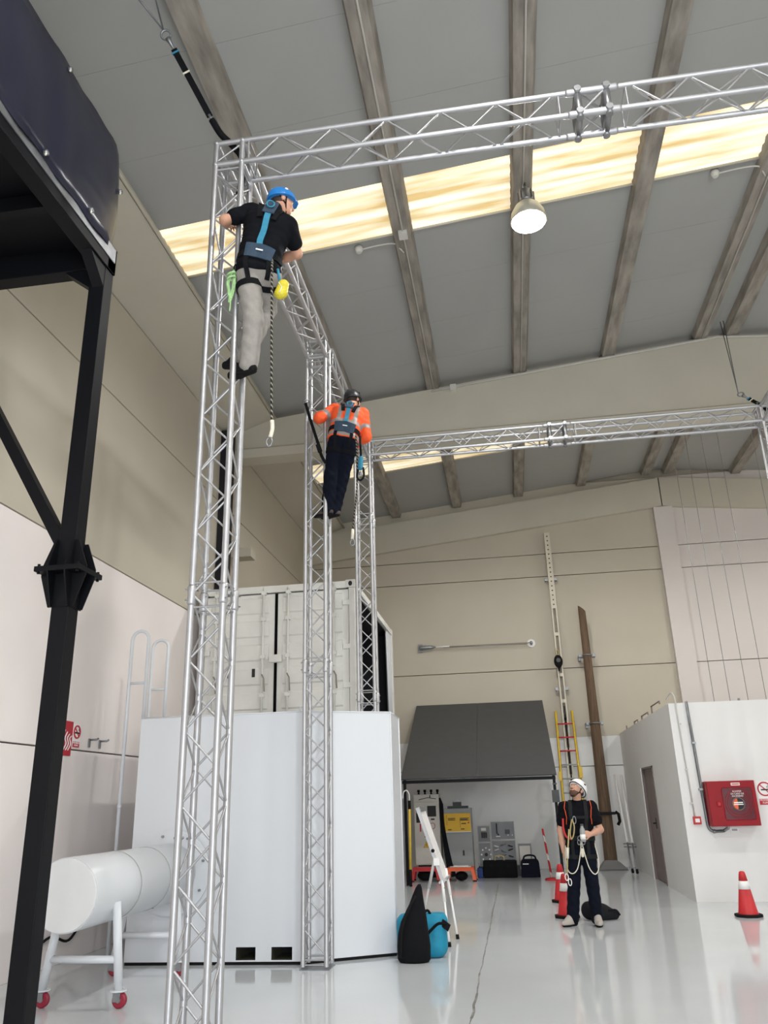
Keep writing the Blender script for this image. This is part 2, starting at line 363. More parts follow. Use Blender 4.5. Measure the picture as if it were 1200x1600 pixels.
# ------------------------------------------------------------------ aluminium truss frame
S = .24
_rod = {}
def rod_mesh(length, r, n=6):
    key = (round(length, 3), r)
    if key not in _rod:
        b = MB().tube([(0, 0, 0), (0, 0, length)], r, n); me = new_mesh('brace_rod', b.v, b.f, True); me.materials.append(M_alu); _rod[key] = me
    return _rod[key]
def rod(name, a, b, r, parent, n=6, m=None):
    a = Vector(a); b = Vector(b); d = b-a
    o = bpy.data.objects.new(name, rod_mesh(d.length, r, n)); COL.objects.link(o)
    o.parent = parent; o.matrix_parent_inverse = Matrix.Translation(-parent.location)
    o.matrix_basis = Matrix.Translation(a) @ d.to_track_quat('Z', 'Y').to_matrix().to_4x4()
    return o
def lattice(t, o, a, e1, e2, L, joints=(), phase=0):
    """four chords along a from o (corner axis), zigzag braces on four faces"""
    o = Vector(o); a = Vector(a); e1 = Vector(e1)*S; e2 = Vector(e2)*S
    C = [o, o+e1, o+e1+e2, o+e2]
    for c in C: rod('chord', c, c+a*L, .025, t, 12)
    for fi in range(4):
        p, q = C[fi], C[(fi+1) % 4]; u = (q-p).normalized()*.022
        n = int((L-.1)/S); st = (L-n*S)/2
        for k in range(n):
            z0, z1 = st+k*S+.02, st+(k+1)*S-.02
            if (k+fi+phase) % 2: rod('brace', q-u+a*z0, p+u+a*z1, .0085, t)
            else: rod('brace', p+u+a*z0, q-u+a*z1, .0085, t)
        for z in (.06, L-.06): rod('brace', p+u+a*z, q-u+a*z, .0085, t)
    for z in joints:
        for fi in range(4):
            p, q = C[fi], C[(fi+1) % 4]; u = (q-p).normalized()*.022
            for dz in (-.09, .09): rod('brace', p+u+a*(z+dz), q-u+a*(z+dz), .0085, t)
        for c in C:
            MB().tube([c+a*(z-.075), c+a*(z-.06), c+a*(z-.012), c+a*(z+.012), c+a*(z+.06), c+a*(z+.075)], [.026, .034, .031, .031, .034, .026], 12).build('coupler', M_alu, t)
            pd = (c-(o+e1/2+e2/2)).normalized()
            for dz in (-.04, .04): MB().tube([c+a*(z+dz)-pd*.05, c+a*(z+dz)+pd*.05], .006, 6).build('locking_pin', M_zinc, t)
ZT = 6.95
def cube_bars(t, x, y, z):
    for zz in (z, z+S):
        P = [(x, y), (x+S, y), (x+S, y+S), (x, y+S)]
        for i in range(4): rod('corner_bar', (*P[i], zz), (*P[(i+1) % 4], zz), .025, t, 12)
        for p in P: MB().ell((*p, zz), .03, .03, .03, 10, 6).build('corner_node', M_alu, t)
def tower(x, y, label, joints=(2.97,), phase=0, ZT=6.95):
    t = thing('truss_tower', label, 'truss', (x+S/2, y+S/2, 0), 'upright legs of the truss frame')
    lattice(t, (x, y, .03), (0, 0, 1), (1, 0, 0), (0, 1, 0), ZT-.03, joints, phase)
    for (i, j) in ((0, 0), (1, 0), (1, 1), (0, 1)): rod('chord', (x+i*S, y+j*S, ZT), (x+i*S, y+j*S, ZT+S), .025, t, 12)
    cube_bars(t, x, y, ZT)
    P = [(x, y), (x+S, y), (x+S, y+S), (x, y+S)]
    for i in range(4):
        rod('brace', (*P[i], .045), (*P[(i+1) % 4], .045), .0085, t)
        rod('brace', (*P[i], ZT+.03), (*P[(i+1) % 4], ZT+S-.03), .0085, t)
    MB().box(x-.03, x+S+.03, y-.03, y+S+.03, 0, .008).build('base_plate', M_zinc, t)
    return t
ZR = 6.845
LX, LY, MY, TY, RX = -2.21, 5.4, 8.78, 11.72, 4.17
tower(LX, LY, 'nearest silver truss tower, climbed by the man in the black T-shirt')
tower(-2.215, MY, 'middle silver truss tower, climbed by the worker in orange', phase=1)
tower(-2.145, TY, 'rear silver truss tower standing in front of the container side', joints=(2.97, 5.72), ZT=ZR)
tower(RX, TY, 'silver truss tower at the right edge carrying the rear crossbeam', ZT=ZR)
tower(RX, LY, 'silver truss tower carrying the right end of the near crossbeam', joints=(2.97,))
def span(o, a, e1, e2, L, label, phase=0):
    o = Vector(o); t = thing('truss_beam', label, 'truss', o, 'horizontal beams of the truss frame')
    lattice(t, o, a, e1, e2, L, (), phase); return t
def hub(x, y, label, ZT):
    t = thing('truss_coupling', label, 'truss coupling', (x, y, ZT))
    for xx in (x, x+S):
        for yy in (y, y+S): MB().tube([(xx, yy, ZT-.05), (xx, yy, ZT+S+.05)], .03, 12).build('post', M_aludark, t)
        for zz in (ZT, ZT+S): MB().tube([(xx, y-.05, zz), (xx, y+S+.05, zz)], .03, 12).build('cross_bar', M_aludark, t)
    for yy in (y, y+S):
        for zz in (ZT, ZT+S): MB().tube([(x-.1, yy, zz), (x-.08, yy, zz), (x+S+.08, yy, zz), (x+S+.1, yy, zz)], [.026, .032, .032, .026], 12).build('sleeve', M_alu, t)
        rod('brace', (x, yy, ZT), (x+S, yy, ZT+S), .012, t)
    rod('brace', (x, y, ZT), (x+S, y+S, ZT), .012, t); rod('brace', (x, y, ZT+S), (x+S, y+S, ZT+S), .012, t)
HX = .985
for y, nm in ((LY, 'near'), (TY, 'rear')):
    ZT = 6.95 if nm == 'near' else ZR
    x0 = -2.21+S if nm == 'near' else -2.145+S
    span((x0, y, ZT), (1, 0, 0), (0, 1, 0), (0, 0, 1), HX-.1-x0, 'left half of the %s silver crossbeam truss' % nm)
    span((HX+S+.1, y, ZT), (1, 0, 0), (0, 1, 0), (0, 0, 1), RX-HX-S-.1, 'right half of the %s silver crossbeam truss' % nm, 1)
    hub(HX, y, 'square coupling frame in the middle of the %s crossbeam' % nm, ZT)
ZT = 6.95
span((-2.2, LY+S, ZT), (0, 1, 0), (1, 0, 0), (0, 0, 1), MY-LY-S, 'silver side truss running from the nearest tower to the middle tower')
sd_ = Vector((0, TY-MY-S, ZR-ZT)); sr_ = Vector((0, TY-LY-S, ZR-ZT))
span((-2.18, MY+S, ZT), sd_.normalized(), (1, 0, 0), (0, 0, 1), sd_.length, 'silver side truss running from the middle tower to the rear tower')
span((RX, LY+S, ZT), sr_.normalized(), (1, 0, 0), (0, 0, 1), sr_.length, 'silver side truss on the right joining near and rear crossbeams')

# tie-back slings from roof to truss corners
def tieback(name, a1, a2, hook, mid, end, corner, label):
    t = thing(name, label, 'sling', hook)
    hook = Vector(hook); mid = Vector(mid); end = Vector(end)
    tb('wire_leg', [a1, hook], .008, M_steelc, t, 6); tb('wire_leg', [a2, hook], .008, M_steelc, t, 6)
    d = (end-hook).normalized(); side = d.cross(Vector((0, 1, 0))).normalized()
    ring = [hook+d*.05+(d*math.cos(k*PI/6)+side*math.sin(k*PI/6))*.045 for k in range(12)]
    MB().tube(ring, .011, 6, closed=True).build('shackle', M_zinc, t)
    MB().tube([hook+d*.09, hook+d*.12, hook+d*.2], [.03, .02, .012], 8).build('swivel_hook', M_zinc, t)
    up = d.cross(side)
    MB().obox((hook+d*.2+mid)/2, (mid-hook-d*.2)/2, side*.028, up*.006).build('webbing_strap', M_blackfab, t)
    for k in (.05, .35): p = hook+d*.2+(mid-hook-d*.2)*k; MB().obox(p, d*.008, side*.034, up*.011).build('keeper', M_teal if k < .1 else M_rope, t)
    MB().tube([mid-d*.02, mid+d*.06], .014, 8).build('buckle', M_zinc, t)
    loop = cat_spline([mid+d*.03, end]+[Vector(c) for c in corner], 5)
    MB().tube(loop, .03, 8).build('round_sling', M_blackfab, t)
tieback('tie_back_sling', (-3.05, 4.65, 8.75), (-2.66, 4.35, 8.85), (-2.62, 5.0, 8.2), (-2.25, 5.3, 7.42), (-2.17, 5.38, 7.28),
        [(-2.08, 5.45, 7.2), (-2.0, 5.52, 7.08), (-2.02, 5.56, 6.9), (-2.05, 5.58, 6.75)], 'black sling tying the nearest truss corner up to the roof')
tieback('tie_back_sling', (4.25, 13.0, 9.4), (4.3, 12.98, 9.4), (4.0, 12.05, 7.5), (4.2, 11.9, 7.22), (4.24, 11.86, 7.16),
        [(4.27, 11.84, 7.1), (4.32, 11.8, 7.0), (4.34, 11.78, 6.88)], 'black sling tying the right rear truss corner up to the roof ridge')

# ------------------------------------------------------------------ black platform on the left
t = thing('steel_platform', 'tall black steel platform with bolted legs at left edge', 'platform', (-3.24, 5.47, 0))
def post(x, y):
    bx('post', x, x+.14, y, y+.14, .015, 6.0, M_black, t, bevel=.006)
    bx('foot_plate', x-.08, x+.22, y-.08, y+.22, 0, .015, M_black, t)
    fp = bx('flange_plate', x-.11, x+.25, y-.11, y+.25, 3.235, 3.275, M_black, t, bevel=.004)
    for sg, z0, z1 in ((1, 3.27, 3.5), (-1, 3.24, 2.98)):
        for yy in (y-.004, y+.132): MB().prism([(x-.11, yy, z0), (x-.11, yy, z0+sg*.02), (x-.03, yy, z1), (x+.17, yy, z1), (x+.25, yy, z0+sg*.02), (x+.25, yy, z0)], (0, .012, 0)).build('gusset', M_black, t)
        for xx in (x-.004, x+.132): MB().prism([(xx, y-.11, z0), (xx, y-.11, z0+sg*.02), (xx, y-.03, z1), (xx, y+.17, z1), (xx, y+.25, z0+sg*.02), (xx, y+.25, z0)], (.012, 0, 0)).build('gusset', M_black, t)
    for i in (-.085, .225):
        for j in (-.085, .225): MB().lathe((x+i, y+j, 3.22), [(.012, 0), (.012, .075)], 6, smooth=False).build('bolt', M_black, fp)
for x, y in ((-3.305, 5.4), (-3.305, .9), (-4.85, 5.4), (-4.85, .9)): post(x, y)
PX0, PX1, PY0, PY1 = -4.88, -3.15, .85, 5.54
for (a, b, c, d) in ((PX0, PX1, 5.4, PY1), (PX0, PX1, PY0, .99), (PX1-.14, PX1, PY0, PY1), (PX0, PX0+.14, PY0, PY1)): bx('frame_beam', a, b, c, d, 6.0, 6.24, M_black, t, bevel=.006)
for k in range(5): y = 1.7+k*.75; bx('joist', PX0+.14, PX1-.14, y, y+.08, 6.08, 6.22, M_black, t)
bx('deck_plate', PX0, PX1, PY0, PY1, 6.24, 6.26, M_black, t)
for q in ([(-3.29, 5.42, 6.0), (-3.55, 5.42, 6.0), (-3.29, 5.42, 5.8)], [(-3.17, 5.4, 6.0), (-3.17, 5.15, 6.0), (-3.17, 5.4, 5.8)]):
    MB().prism(q, (0, .1, 0) if q[0][1] == q[1][1] else (-.1, 0, 0)).build('corner_gusset', M_black, t)
MB().obox(((-3.285-4.85)/2, 5.47, (3.45+6.0)/2), ((-4.85+3.285)/2, 0, (6.0-3.45)/2), (.045*.852, 0, .045*.523), (0, .045, 0)).build('diagonal_brace', M_black, t)
for x, y in ((-3.25, 5.45), (-3.25, 3.4), (-3.25, .95), (-4.82, 5.45), (-4.82, .95)): bx('guard_rail_post', x, x+.05, y, y+.05, 6.26, 7.2, M_black, t)
tb('guard_rail', [(-4.8, 5.47, 7.2), (-3.22, 5.47, 7.2), (-3.22, .97, 7.2), (-4.8, .97, 7.2)], .022, M_black, t)
bx('toe_angle', -3.148, -3.14, .85, 5.5, 6.1, 6.24, M_zinc, t)
# tarpaulin lashed on the railing: rounded at the far top corner
ta = thing('tarpaulin', 'dark navy tarpaulin lashed along the black platform railing', 'tarpaulin', (-3.14, 3.4, 6.2))
NU, NV = 60, 10; vv = []; ff = []
for i in range(NU+1):
    for j in range(NV+1):
        y = .95+4.57*i/NU; f = j/NV
        top = 7.26-.02*math.sin(i*.55)**2 - (max(0, (y-5.18)/.34)**2)*.2
        bot = 6.17+.012*math.sin(i*.9)
        z = bot+(top-bot)*f
        bulge = .02*math.sin(f*PI)+.008*math.sin(i*.8+f*4)+.01*math.sin(y*9+f*5)*(y > 4.6)
        xx = -3.125+bulge-(.08*max(0, (y-5.25)/.27)**2)
        vv.append((xx, y, z))
for i in range(NU):
    for j in range(NV): a = i*(NV+1)+j; ff.append((a, a+NV+1, a+NV+2, a+1))
n0 = len(vv); vv += [(x-.012, y, z) for x, y, z in vv]; ff += [tuple(n0+q for q in f[::-1]) for f in ff]
rim = [i*(NV+1) for i in range(NU+1)]+[NU*(NV+1)+j for j in range(1, NV+1)]+[i*(NV+1)+NV for i in range(NU-1, -1, -1)]+[j for j in range(NV-1, 0, -1)]
ff += [(rim[k], rim[(k+1) % len(rim)], n0+rim[(k+1) % len(rim)], n0+rim[k]) for k in range(len(rim))]
MB().add(vv, ff, True).build('sheet', M_tarp, ta)
for (y, z) in ((5.4, 6.8), (4.98, 6.24), (4.45, 7.2), (4.3, 6.2), (3.6, 6.2), (3.5, 7.2)):
    MB().lathe((-3.12, y, z), [(.022, 0), (.022, .03), (.01, .035)], 12, axis='X').build('eyelet', M_zinc, ta)
    MB().tube([(-3.1, y, z), (-3.085, y-.03, z-.05)], .008, 6).build('cable_tie', M_rope, ta)

# ------------------------------------------------------------------ white tube on castors
t = thing('crawl_tube', 'white steel crawl tube on castors, plugged into the white module', 'tube', (-3.74, 7.85, 0))
AX, AZ, RR = -3.74, .895, .29
tub = MB().lathe((AX, 6.8, AZ), [(RR-.004, 0), (RR, .012), (RR, 2.15)], 48, axis='Y').build('tube_shell', M_box, t)
MB().lathe((AX, 6.79, AZ), [(RR-.012, 0), (RR-.006, .012)], 48, axis='Y').build('end_lid', M_whiteh, t)
for y in (7.62, 8.28): MB().lathe((AX, y, AZ), [(RR+.001, 0), (RR+.004, .003), (RR+.004, .012), (RR+.001, .015)], 48, axis='Y').build('weld_seam', M_cabgrey, tub)
MB().lathe((AX, 8.99, AZ), [(.43, 0), (.43, .02)], 48, axis='Y').build('mounting_flange', M_box, t)
for k in range(8):
    a = k*PI/4+.3; MB().lathe((AX+.38*math.cos(a), 8.96, AZ+.38*math.sin(a)), [(.014, 0), (.014, .03)], 6, axis='Y', smooth=False).build('flange_bolt', M_zinc, t)
tb('latch_handle', [(-3.6, 8.9, 1.23), (-3.6, 8.7, 1.25), (-3.5, 8.7, 1.25)], .012, M_zinc, t)
for y in (7.2, 8.5):
    for sx in (-1, 1):
        top = Vector((AX+sx*.27, y, .8)); bot = Vector((AX+sx*.345, y, .135))
        if sx < 0: top = Vector((AX-.24, y, .72))
        tb('leg', [top, bot], .036, M_box, t, 16)
        MB().lathe((bot.x, bot.y, .125), [(.07, 0), (.072, .006), (.07, .012)], 20).build('castor_plate', M_box, t)
        fk = MB().box(bot.x-.035, bot.x+.03, y-.03, y-.022, .05, .125).box(bot.x-.035, bot.x+.03, y+.022, y+.03, .05, .125).box(bot.x-.035, bot.x+.035, y-.03, y+.03, .115, .125).build('castor_fork', M_zinc, t)
        MB().lathe((bot.x+.015, y-.019, .062), [(.05, 0), (.062, .006), (.062, .032), (.05, .038)], 24, axis='Y').build('wheel', M_wheel, fk)
        MB().lathe((bot.x+.015, y-.034, .062), [(.018, 0), (.018, .068)], 12, axis='Y').build('axle', M_zinc, fk)
    tb('crossbar', [(AX-.31, y, .36), (AX+.32, y, .36)], .03, M_box, t, 12)

# ------------------------------------------------------------------ white training module
BZ = 2.54; P0 = [(-4.22, 9.02), (-2.29, 9.06), (-1.375, 9.55), (-1.375, 10.27), (-2.4, 11.55), (-4.22, 11.55)]
t = thing('training_module', 'large white angular sheet-metal training module behind the towers', 'module', (-2.8, 10.2, 0))
b = MB(); n = len(P0)
pk = [(-3.0, -2.79), (-2.62, -2.4)]     # forklift pockets in the front face
def fy(x): return 9.02+(x+4.22)/(1.93)*.04
for i in range(n):
    (x0, y0), (x1, y1) = P0[i], P0[(i+1) % n]
    if i == 0:
        cuts = [-4.22, pk[0][0], pk[0][1], pk[1][0], pk[1][1], -2.29]
        for k in range(5):
            xa, xb = cuts[k], cuts[k+1]; hole = k in (1, 3)
            za = .165 if hole else .03
            b.add([(xa, fy(xa), za), (xb, fy(xb), za), (xb, fy(xb), BZ), (xa, fy(xa), BZ)], [(0, 1, 2, 3)])
            if hole:
                b.add([(xa, fy(xa), .045), (xb, fy(xb), .045), (xb, fy(xb), .03), (xa, fy(xa), .03)], [(0, 1, 2, 3)])
                pb = MB()
                for (u, v2, q) in (((xa, .045), (xb, .045), 0), ((xa, .165), (xb, .165), 0), ((xa, .045), (xa, .165), 0), ((xb, .045), (xb, .165), 0)):
                    pb.add([(u[0], fy(u[0]), u[1]), (v2[0], fy(v2[0]), v2[1]), (v2[0], fy(v2[0])+.5, v2[1]), (u[0], fy(u[0])+.5, u[1])], [(0, 1, 2, 3)])
                pb.build('fork_pocket', mat('pocket_shade', s(70, 68, 56), .8), t)  # pocket walls coloured dark to stand for the shade inside
    else: b.add([(x0, y0, .03), (x1, y1, .03), (x1, y1, BZ), (x0, y0, BZ)], [(0, 1, 2, 3)])
b.add([(x, y, BZ) for x, y in P0], [tuple(range(n))])
b.build('shell', M_box, t)
MB().prism([(x*.995-.014, y*.995+.05, 0) for x, y in P0], (0, 0, .031)).build('base_skid', M_rubber, t)
for (x0, x1) in pk: bx('pocket_back', x0-.01, x1+.01, 9.5, 9.52, .03, .18, M_inside, t)
for i in (0, 1, 2):
    (x0, y0), (x1, y1) = P0[i], P0[i+1]; d = Vector((x1-x0, y1-y0, 0)).normalized()
    MB().tube([(x0, y0, BZ), (x1, y1, BZ)], .008, 6).build('top_edge', M_box, t)
    MB().tube([(x1, y1, .03), (x1, y1, BZ)], .008, 6).build('corner_edge', M_box, t)
for (x, y) in ((-2.35, 9.1),): tb('lifting_pin', [(x, y, BZ), (x, y, BZ+.06)], .012, M_box, t)

# ladder hoops at the module's left side
def hoop(y, label_part, long_):
    xl, xr = -4.545, -4.33
    arc = [((xl+xr)/2-(xr-xl)/2*math.cos(a), y, 3.52+.11*math.sin(a)) for a in [PI*k/10 for k in range(11)]]
    return [(xl, y, .0 if long_ else .0)]+[(xl, y, 3.4)]+arc+[(xr, y, 3.4), (xr, y, BZ)]
t = thing('access_ladder', 'white tubular ladder with hooped handrails beside the white module', 'ladder', (-4.45, 9.6, 0))
for y in (9.3, 9.9):
    tb('handrail', hoop(y, '', True), .021, M_box, t, 10); tb('hoop_bar', [(-4.545, y, 2.99), (-4.33, y, 2.99)], .015, M_box, t)
    MB().lathe((-4.545, y, 1.56), [(.024, 0), (.026, .02), (.024, .04)], 12).build('rail_sleeve', M_box, t)

# ------------------------------------------------------------------ shipping containers
CX0, CX1, CY0, CY1, CZ0, CZ1 = -4.86, -2.28, 12.25, 16.5, 2.36, 4.93
def corner_cast(x, y, z, p):
    b = MB().box(x, x+.16, y, y+.17, z, z+.13); o = b.build('corner_casting', M_cont, p, bevel=.01)
    MB().ell((x+.08, y, z+.065), .032, .012, .042, 12, 6).build('casting_hole', M_print, o)
t = thing('shipping_container', 'white shipping container with locked doors, stacked high behind the module', 'container', (-3.57, 14.4, CZ0))
bx('front_sill', CX0, CX1, CY0, CY0+.12, CZ0, CZ0+.14, M_cont, t); bx('front_header', CX0, CX1, CY0, CY0+.12, CZ1-.13, CZ1-.02, M_cont, t)
bx('corner_post', CX1-.1, CX1, CY0, CY0+.14, CZ0+.13, CZ1-.13, M_cont, t, bevel=.01); bx('corner_post', CX0, CX0+.1, CY0, CY0+.14, CZ0+.13, CZ1-.13, M_cont, t, bevel=.01)
bx('corner_post', CX1-.1, CX1, CY1-.14, CY1, CZ0, CZ1, M_cont, t); bx('corner_post', CX0, CX0+.1, CY1-.14, CY1, CZ0, CZ1, M_cont, t)
for x in (CX0, CX1-.15):
    for z in (CZ0, CZ1-.13): corner_cast(x, CY0-.01, z, t)
bx('roof_sheet', CX0+.02, CX1-.02, CY0+.05, CY1-.02, CZ1-.08, CZ1-.03, M_controof, t)
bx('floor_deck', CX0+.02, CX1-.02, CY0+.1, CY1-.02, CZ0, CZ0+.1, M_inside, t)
bx('side_wall', CX0, CX0+.04, CY0+.14, CY1-.14, CZ0, CZ1-.05, M_cont, t); bx('end_wall', CX0+.1, CX1-.1, CY1-.05, CY1, CZ0, CZ1-.05, M_cont, t)
rl = bx('top_rail', CX1-.07, CX1, CY0+.14, CY1-.14, CZ1-.12, CZ1-.01, M_cont, t, bevel=.008); bx('bottom_rail', CX1-.07, CX1, CY0+.14, CY1-.14, CZ0, CZ0+.14, M_cont, t)
bx('side_panel', CX1-.05, CX1-.01, CY0+.14, CY0+.42, CZ0+.14, CZ1-.12, M_cont, t)
# dark-coloured sheets on the inner faces, seen through the open side
bx('dark_inner_sheet', CX0+.06, CX0+.1, CY0+.15, CY1-.06, CZ0+.1, CZ1-.1, M_inside, t); bx('dark_inner_sheet', CX0+.1, CX1-.1, CY1-.09, CY1-.05, CZ0+.1, CZ1-.1, M_inside, t)
bx('dark_inner_sheet', CX0+.1, CX1-.1, CY0+.14, CY0+.17, CZ0+.1, CZ1-.1, M_inside, t); bx('dark_inner_sheet', CX0+.1, CX1-.1, CY0+.15, CY1-.06, CZ1-.12, CZ1-.1, M_inside, t)
MB().ell((CX1-.35, 13.75, 3.55), .1, .09, .14).build('red_hanging_gear', M_orangepl, t); MB().ell((CX1-.4, 13.9, 3.95), .06, .05, .16).build('red_hanging_gear', M_doorbr, t)
# curtain pulled to both ends of the open side
def curtain(y0, y1, lean):
    vv = []; ff = []; N = 40
    for i in range(N+1):
        f = i/N; y = y0+(y1-y0)*f; xo = CX1-.035+.022*math.sin(i*1.35)
        vv += [(xo, y+lean*(1-f), CZ0+.15), (xo, y, CZ1-.12), (xo-.012, y+lean*(1-f), CZ0+.15), (xo-.012, y, CZ1-.12)]
    for i in range(N):
        a = 4*i; ff += [(a, a+4, a+5, a+1), (a+2, a+3, a+7, a+6), (a+1, a+5, a+7, a+3), (a, a+2, a+6, a+4)]
    ff += [(0, 1, 3, 2), (4*N, 4*N+2, 4*N+3, 4*N+1)]
    MB().add(vv, ff, True).build('curtain', M_curtain, t)
curtain(12.66, 12.86, .1); curtain(15.8, 16.35, .18)
tb('curtain_rod', [(CX1-.045, 12.5, CZ1-.14), (CX1-.045, 16.3, CZ1-.14)], .012, M_zinc, t)
# doors: ribbed panels, lock bars, handles, hinges
for di, (x0, x1) in enumerate(((CX0+.11, -3.59), (-3.555, CX1-.11))):
    d = bx('door', x0, x1, CY0+.03, CY0+.07, CZ0+.15, CZ1-.15, M_cont, t)
    nz = 6; hz = (CZ1-CZ0-.3)/nz
    for k in range(nz):
        z0 = CZ0+.15+k*hz
        MB().prism([(x0+.1, CY0+.031, z0+.05), (x0+.1, CY0+.012, z0+.075), (x0+.1, CY0+.012, z0+hz-.075), (x0+.1, CY0+.031, z0+hz-.05)], (x1-x0-.2, 0, 0)).build('door_rib', M_cont, d)
    for fx in ((.16, .84) if di == 0 else (.16, .8)):
        xb = x0+(x1-x0)*fx
        MB().tube([(xb, CY0-.015, CZ0+.05), (xb, CY0-.015, CZ1-.05)], .018, 10).build('lock_bar', M_cont, d)
        for z in (CZ0+.2, CZ0+.8, CZ0+1.4, CZ0+2.0, CZ1-.14): bx('bar_bracket', xb-.04, xb+.04, CY0-.035, CY0+.03, z-.03, z+.03, M_cont, d, bevel=.005)
        tb('handle', [(xb, CY0-.04, CZ0+1.12), (xb+.04, CY0-.05, CZ0+1.05), (xb+.05, CY0-.05, CZ0+.85)], .011, M_controof, d, 6)
    bx('gasket', x0-.004 if di else x1-.006, x0+.006 if di else x1+.004, CY0+.02, CY0+.072, CZ0+.15, CZ1-.15, M_rubber, d)
    xh = x1 if di else x0
    for z in (CZ0+.3, CZ0+.9, CZ0+1.5, CZ0+2.2): bx('hinge', xh-.09 if di else xh-.02, xh+.05 if di else xh+.09, CY0-.005, CY0+.05, z-.04, z+.04, M_cont, d, bevel=.006)
bx('lock_cover', -3.66, -3.46, CY0-.05, CY0+.03, 3.66, 3.78, M_cont, t, bevel=.008)
bx('data_plate', -3.95, -3.9, CY0+.005, CY0+.02, 3.45, 3.58, M_print, t); bx('data_plate', -4.35, -4.3, CY0+.005, CY0+.02, 3.45, 3.58, M_print, t)
# lower container, hidden up to its roof by the module
t = thing('storage_container', 'lower container under the white one, mostly hidden behind the module', 'container', (-3.57, 14.4, 0))
bx('body', CX0+.03, CX1-.03, CY0+.03, CY1-.03, .1, CZ0-.03, M_cont, t)
for x in (CX0, CX1-.12):
    for y in (CY0, CY1-.12): bx('corner_post', x, x+.12, y, y+.12, 0, CZ0, M_cont, t)
for k in range(14): bx('side_rib', CX1-.04, CX1-.005, CY0+.2+k*.28, CY0+.34+k*.28, .15, CZ0-.1, M_cont, t)

# things on the left wall
t = thing('dark_wall_band', 'dark vertical duct on left wall behind the nearest tower', 'band', (-4.9, 13.45, 0))  # near-black upright box against the wall
bx('band', -4.999, -4.8, 13.22, 13.46, 5.0, 8.3, M_inside, t); bx('cover_strip', -4.999, -4.9, 13.46, 13.7, 5.0, 8.3, M_rooftan, t)
o = MB().prism([(-4.999, 14.0, 6.0), (-4.6, 14.0, 6.0), (-4.6, 14.0, 6.18), (-4.999, 14.0, 6.18)], (0, .3, 0)).build('wall_bracket', M_rooftan); solo(o, 'beige concrete bracket sticking out of the upper left wall', 'bracket')
def no_smoking(o, r, u, label, name='no_smoking_sign', w=.2, h=.3):
    o = Vector(o); r = Vector(r); u = Vector(u); nn = r.cross(u)
    t = thing(name, label, 'sign', o)
    MB().obox(o+nn*.003, r*w/2, u*h/2, nn*.003).build('plate', M_whitepr, t, bevel=.001)
    c = o+u*h*.16+nn*.008; R = w*.4
    MB().tube([c+(r*math.cos(k*PI/14)+u*math.sin(k*PI/14))*R for k in range(28)], .01, 6, closed=True).build('prohibition_ring', M_redpr, t)
    MB().obox(c, (r-u).normalized()*R, (r+u).normalized()*.008, nn*.002).build('prohibition_bar', M_redpr, t)
    MB().obox(c+nn*.001-u*.01, r*.055, u*.009, nn*.0015).build('cigarette', M_print, t)
    MB().tube(cat_spline([c+r*.05+u*.01, c+r*.035+u*.03, c+r*.06+u*.045], 4), .004, 5).build('smoke', M_print, t)
    MB().obox(o-u*h*.36+nn*.006, r*w*.44, u*h*.12, nn*.002).build('caption_bar', M_redpr, t)
    text('lettering', 'PROHIBIDO\nFUMAR', .032*w/.2, o-u*h*.345+nn*.009, r, u, M_whitepr, t)
no_smoking((-4.998, 8.99, 2.37), (0, 1, 0), (0, 0, 1), 'no-smoking sign on left wall next to the red fire sign', w=.17, h=.27)
t = thing('fire_sign', 'red fire equipment sign half hidden by the black post', 'sign', (-4.995, 8.75, 2.33))
bx('plate', -4.998, -4.99, 8.6, 8.89, 2.14, 2.52, M_redpr, t)
for k in range(4):
    y = 8.66+k*.05; MB().tube(cat_spline([(-4.986, y, 2.2), (-4.986, y+.05, 2.27), (-4.986, y+.02, 2.33), (-4.986, y+.06, 2.42-.02*k)], 5), [.008]*15+[.002] if False else .007, 6).build('flame_symbol', M_whitepr, t)
for y, lab in ((9.3, 'grey wall hook nearer to the no-smoking sign'), (9.56, 'grey wall hook farther from the no-smoking sign')):
    o = MB().box(-4.999, -4.985, y-.02, y+.02, 2.26, 2.36).tube([(-4.99, y, 2.345), (-4.9, y, 2.345), (-4.89, y+.02, 2.36)], .012, 8).build('wall_hook', M_zinc); solo(o, lab, 'hook')
o = MB().tube(cat_spline([(-4.97, 8.3, .12), (-4.97, 8.8, .3), (-4.96, 9.2, .22), (-4.97, 9.6, .45), (-4.96, 10.0, .36), (-4.97, 10.4, .58), (-4.97, 10.9, .5)], 8), .014, 8).build('cable', M_rubber); solo(o, 'black cable draped in loops low along left wall', 'cable')

# ------------------------------------------------------------------ side room on the right
RXW, RY0, RZ = 2.58, 13.87, 2.93
rm = struct(MB().box(RXW, XR, RY0, RY0+.15, 0, RZ).build('wall_room_front', M_whiteroom))
DY0, DY1, DZ = 16.27, 17.6, 2.05
rs = struct(MB().box(RXW, RXW+.15, RY0+.15, DY0, 0, RZ).box(RXW, RXW+.15, DY1, YB, 0, RZ).box(RXW, RXW+.15, DY0, DY1, DZ, RZ).build('wall_room_side', M_whiteroom))
struct(bx('ceiling_room', RXW+.15, XR, RY0+.15, YB, RZ-.12, RZ, M_whiteroom))
d = struct(bx('door_1', RXW+.03, RXW+.07, DY0+.03, (DY0+DY1)/2-.004, .01, DZ-.03, M_doorbr, bevel=.004))
bx('door_leaf', RXW+.03, RXW+.07, (DY0+DY1)/2+.004, DY1-.03, .01, DZ-.03, M_doorbr, d, bevel=.004)
MB().box(RXW-.015, RXW+.1, DY0, DY0+.035, 0, DZ).box(RXW-.015, RXW+.1, DY1-.035, DY1+.02, 0, DZ).box(RXW-.015, RXW+.1, DY0, DY1, DZ-.035, DZ).build('door_frame', M_doorbr, d)
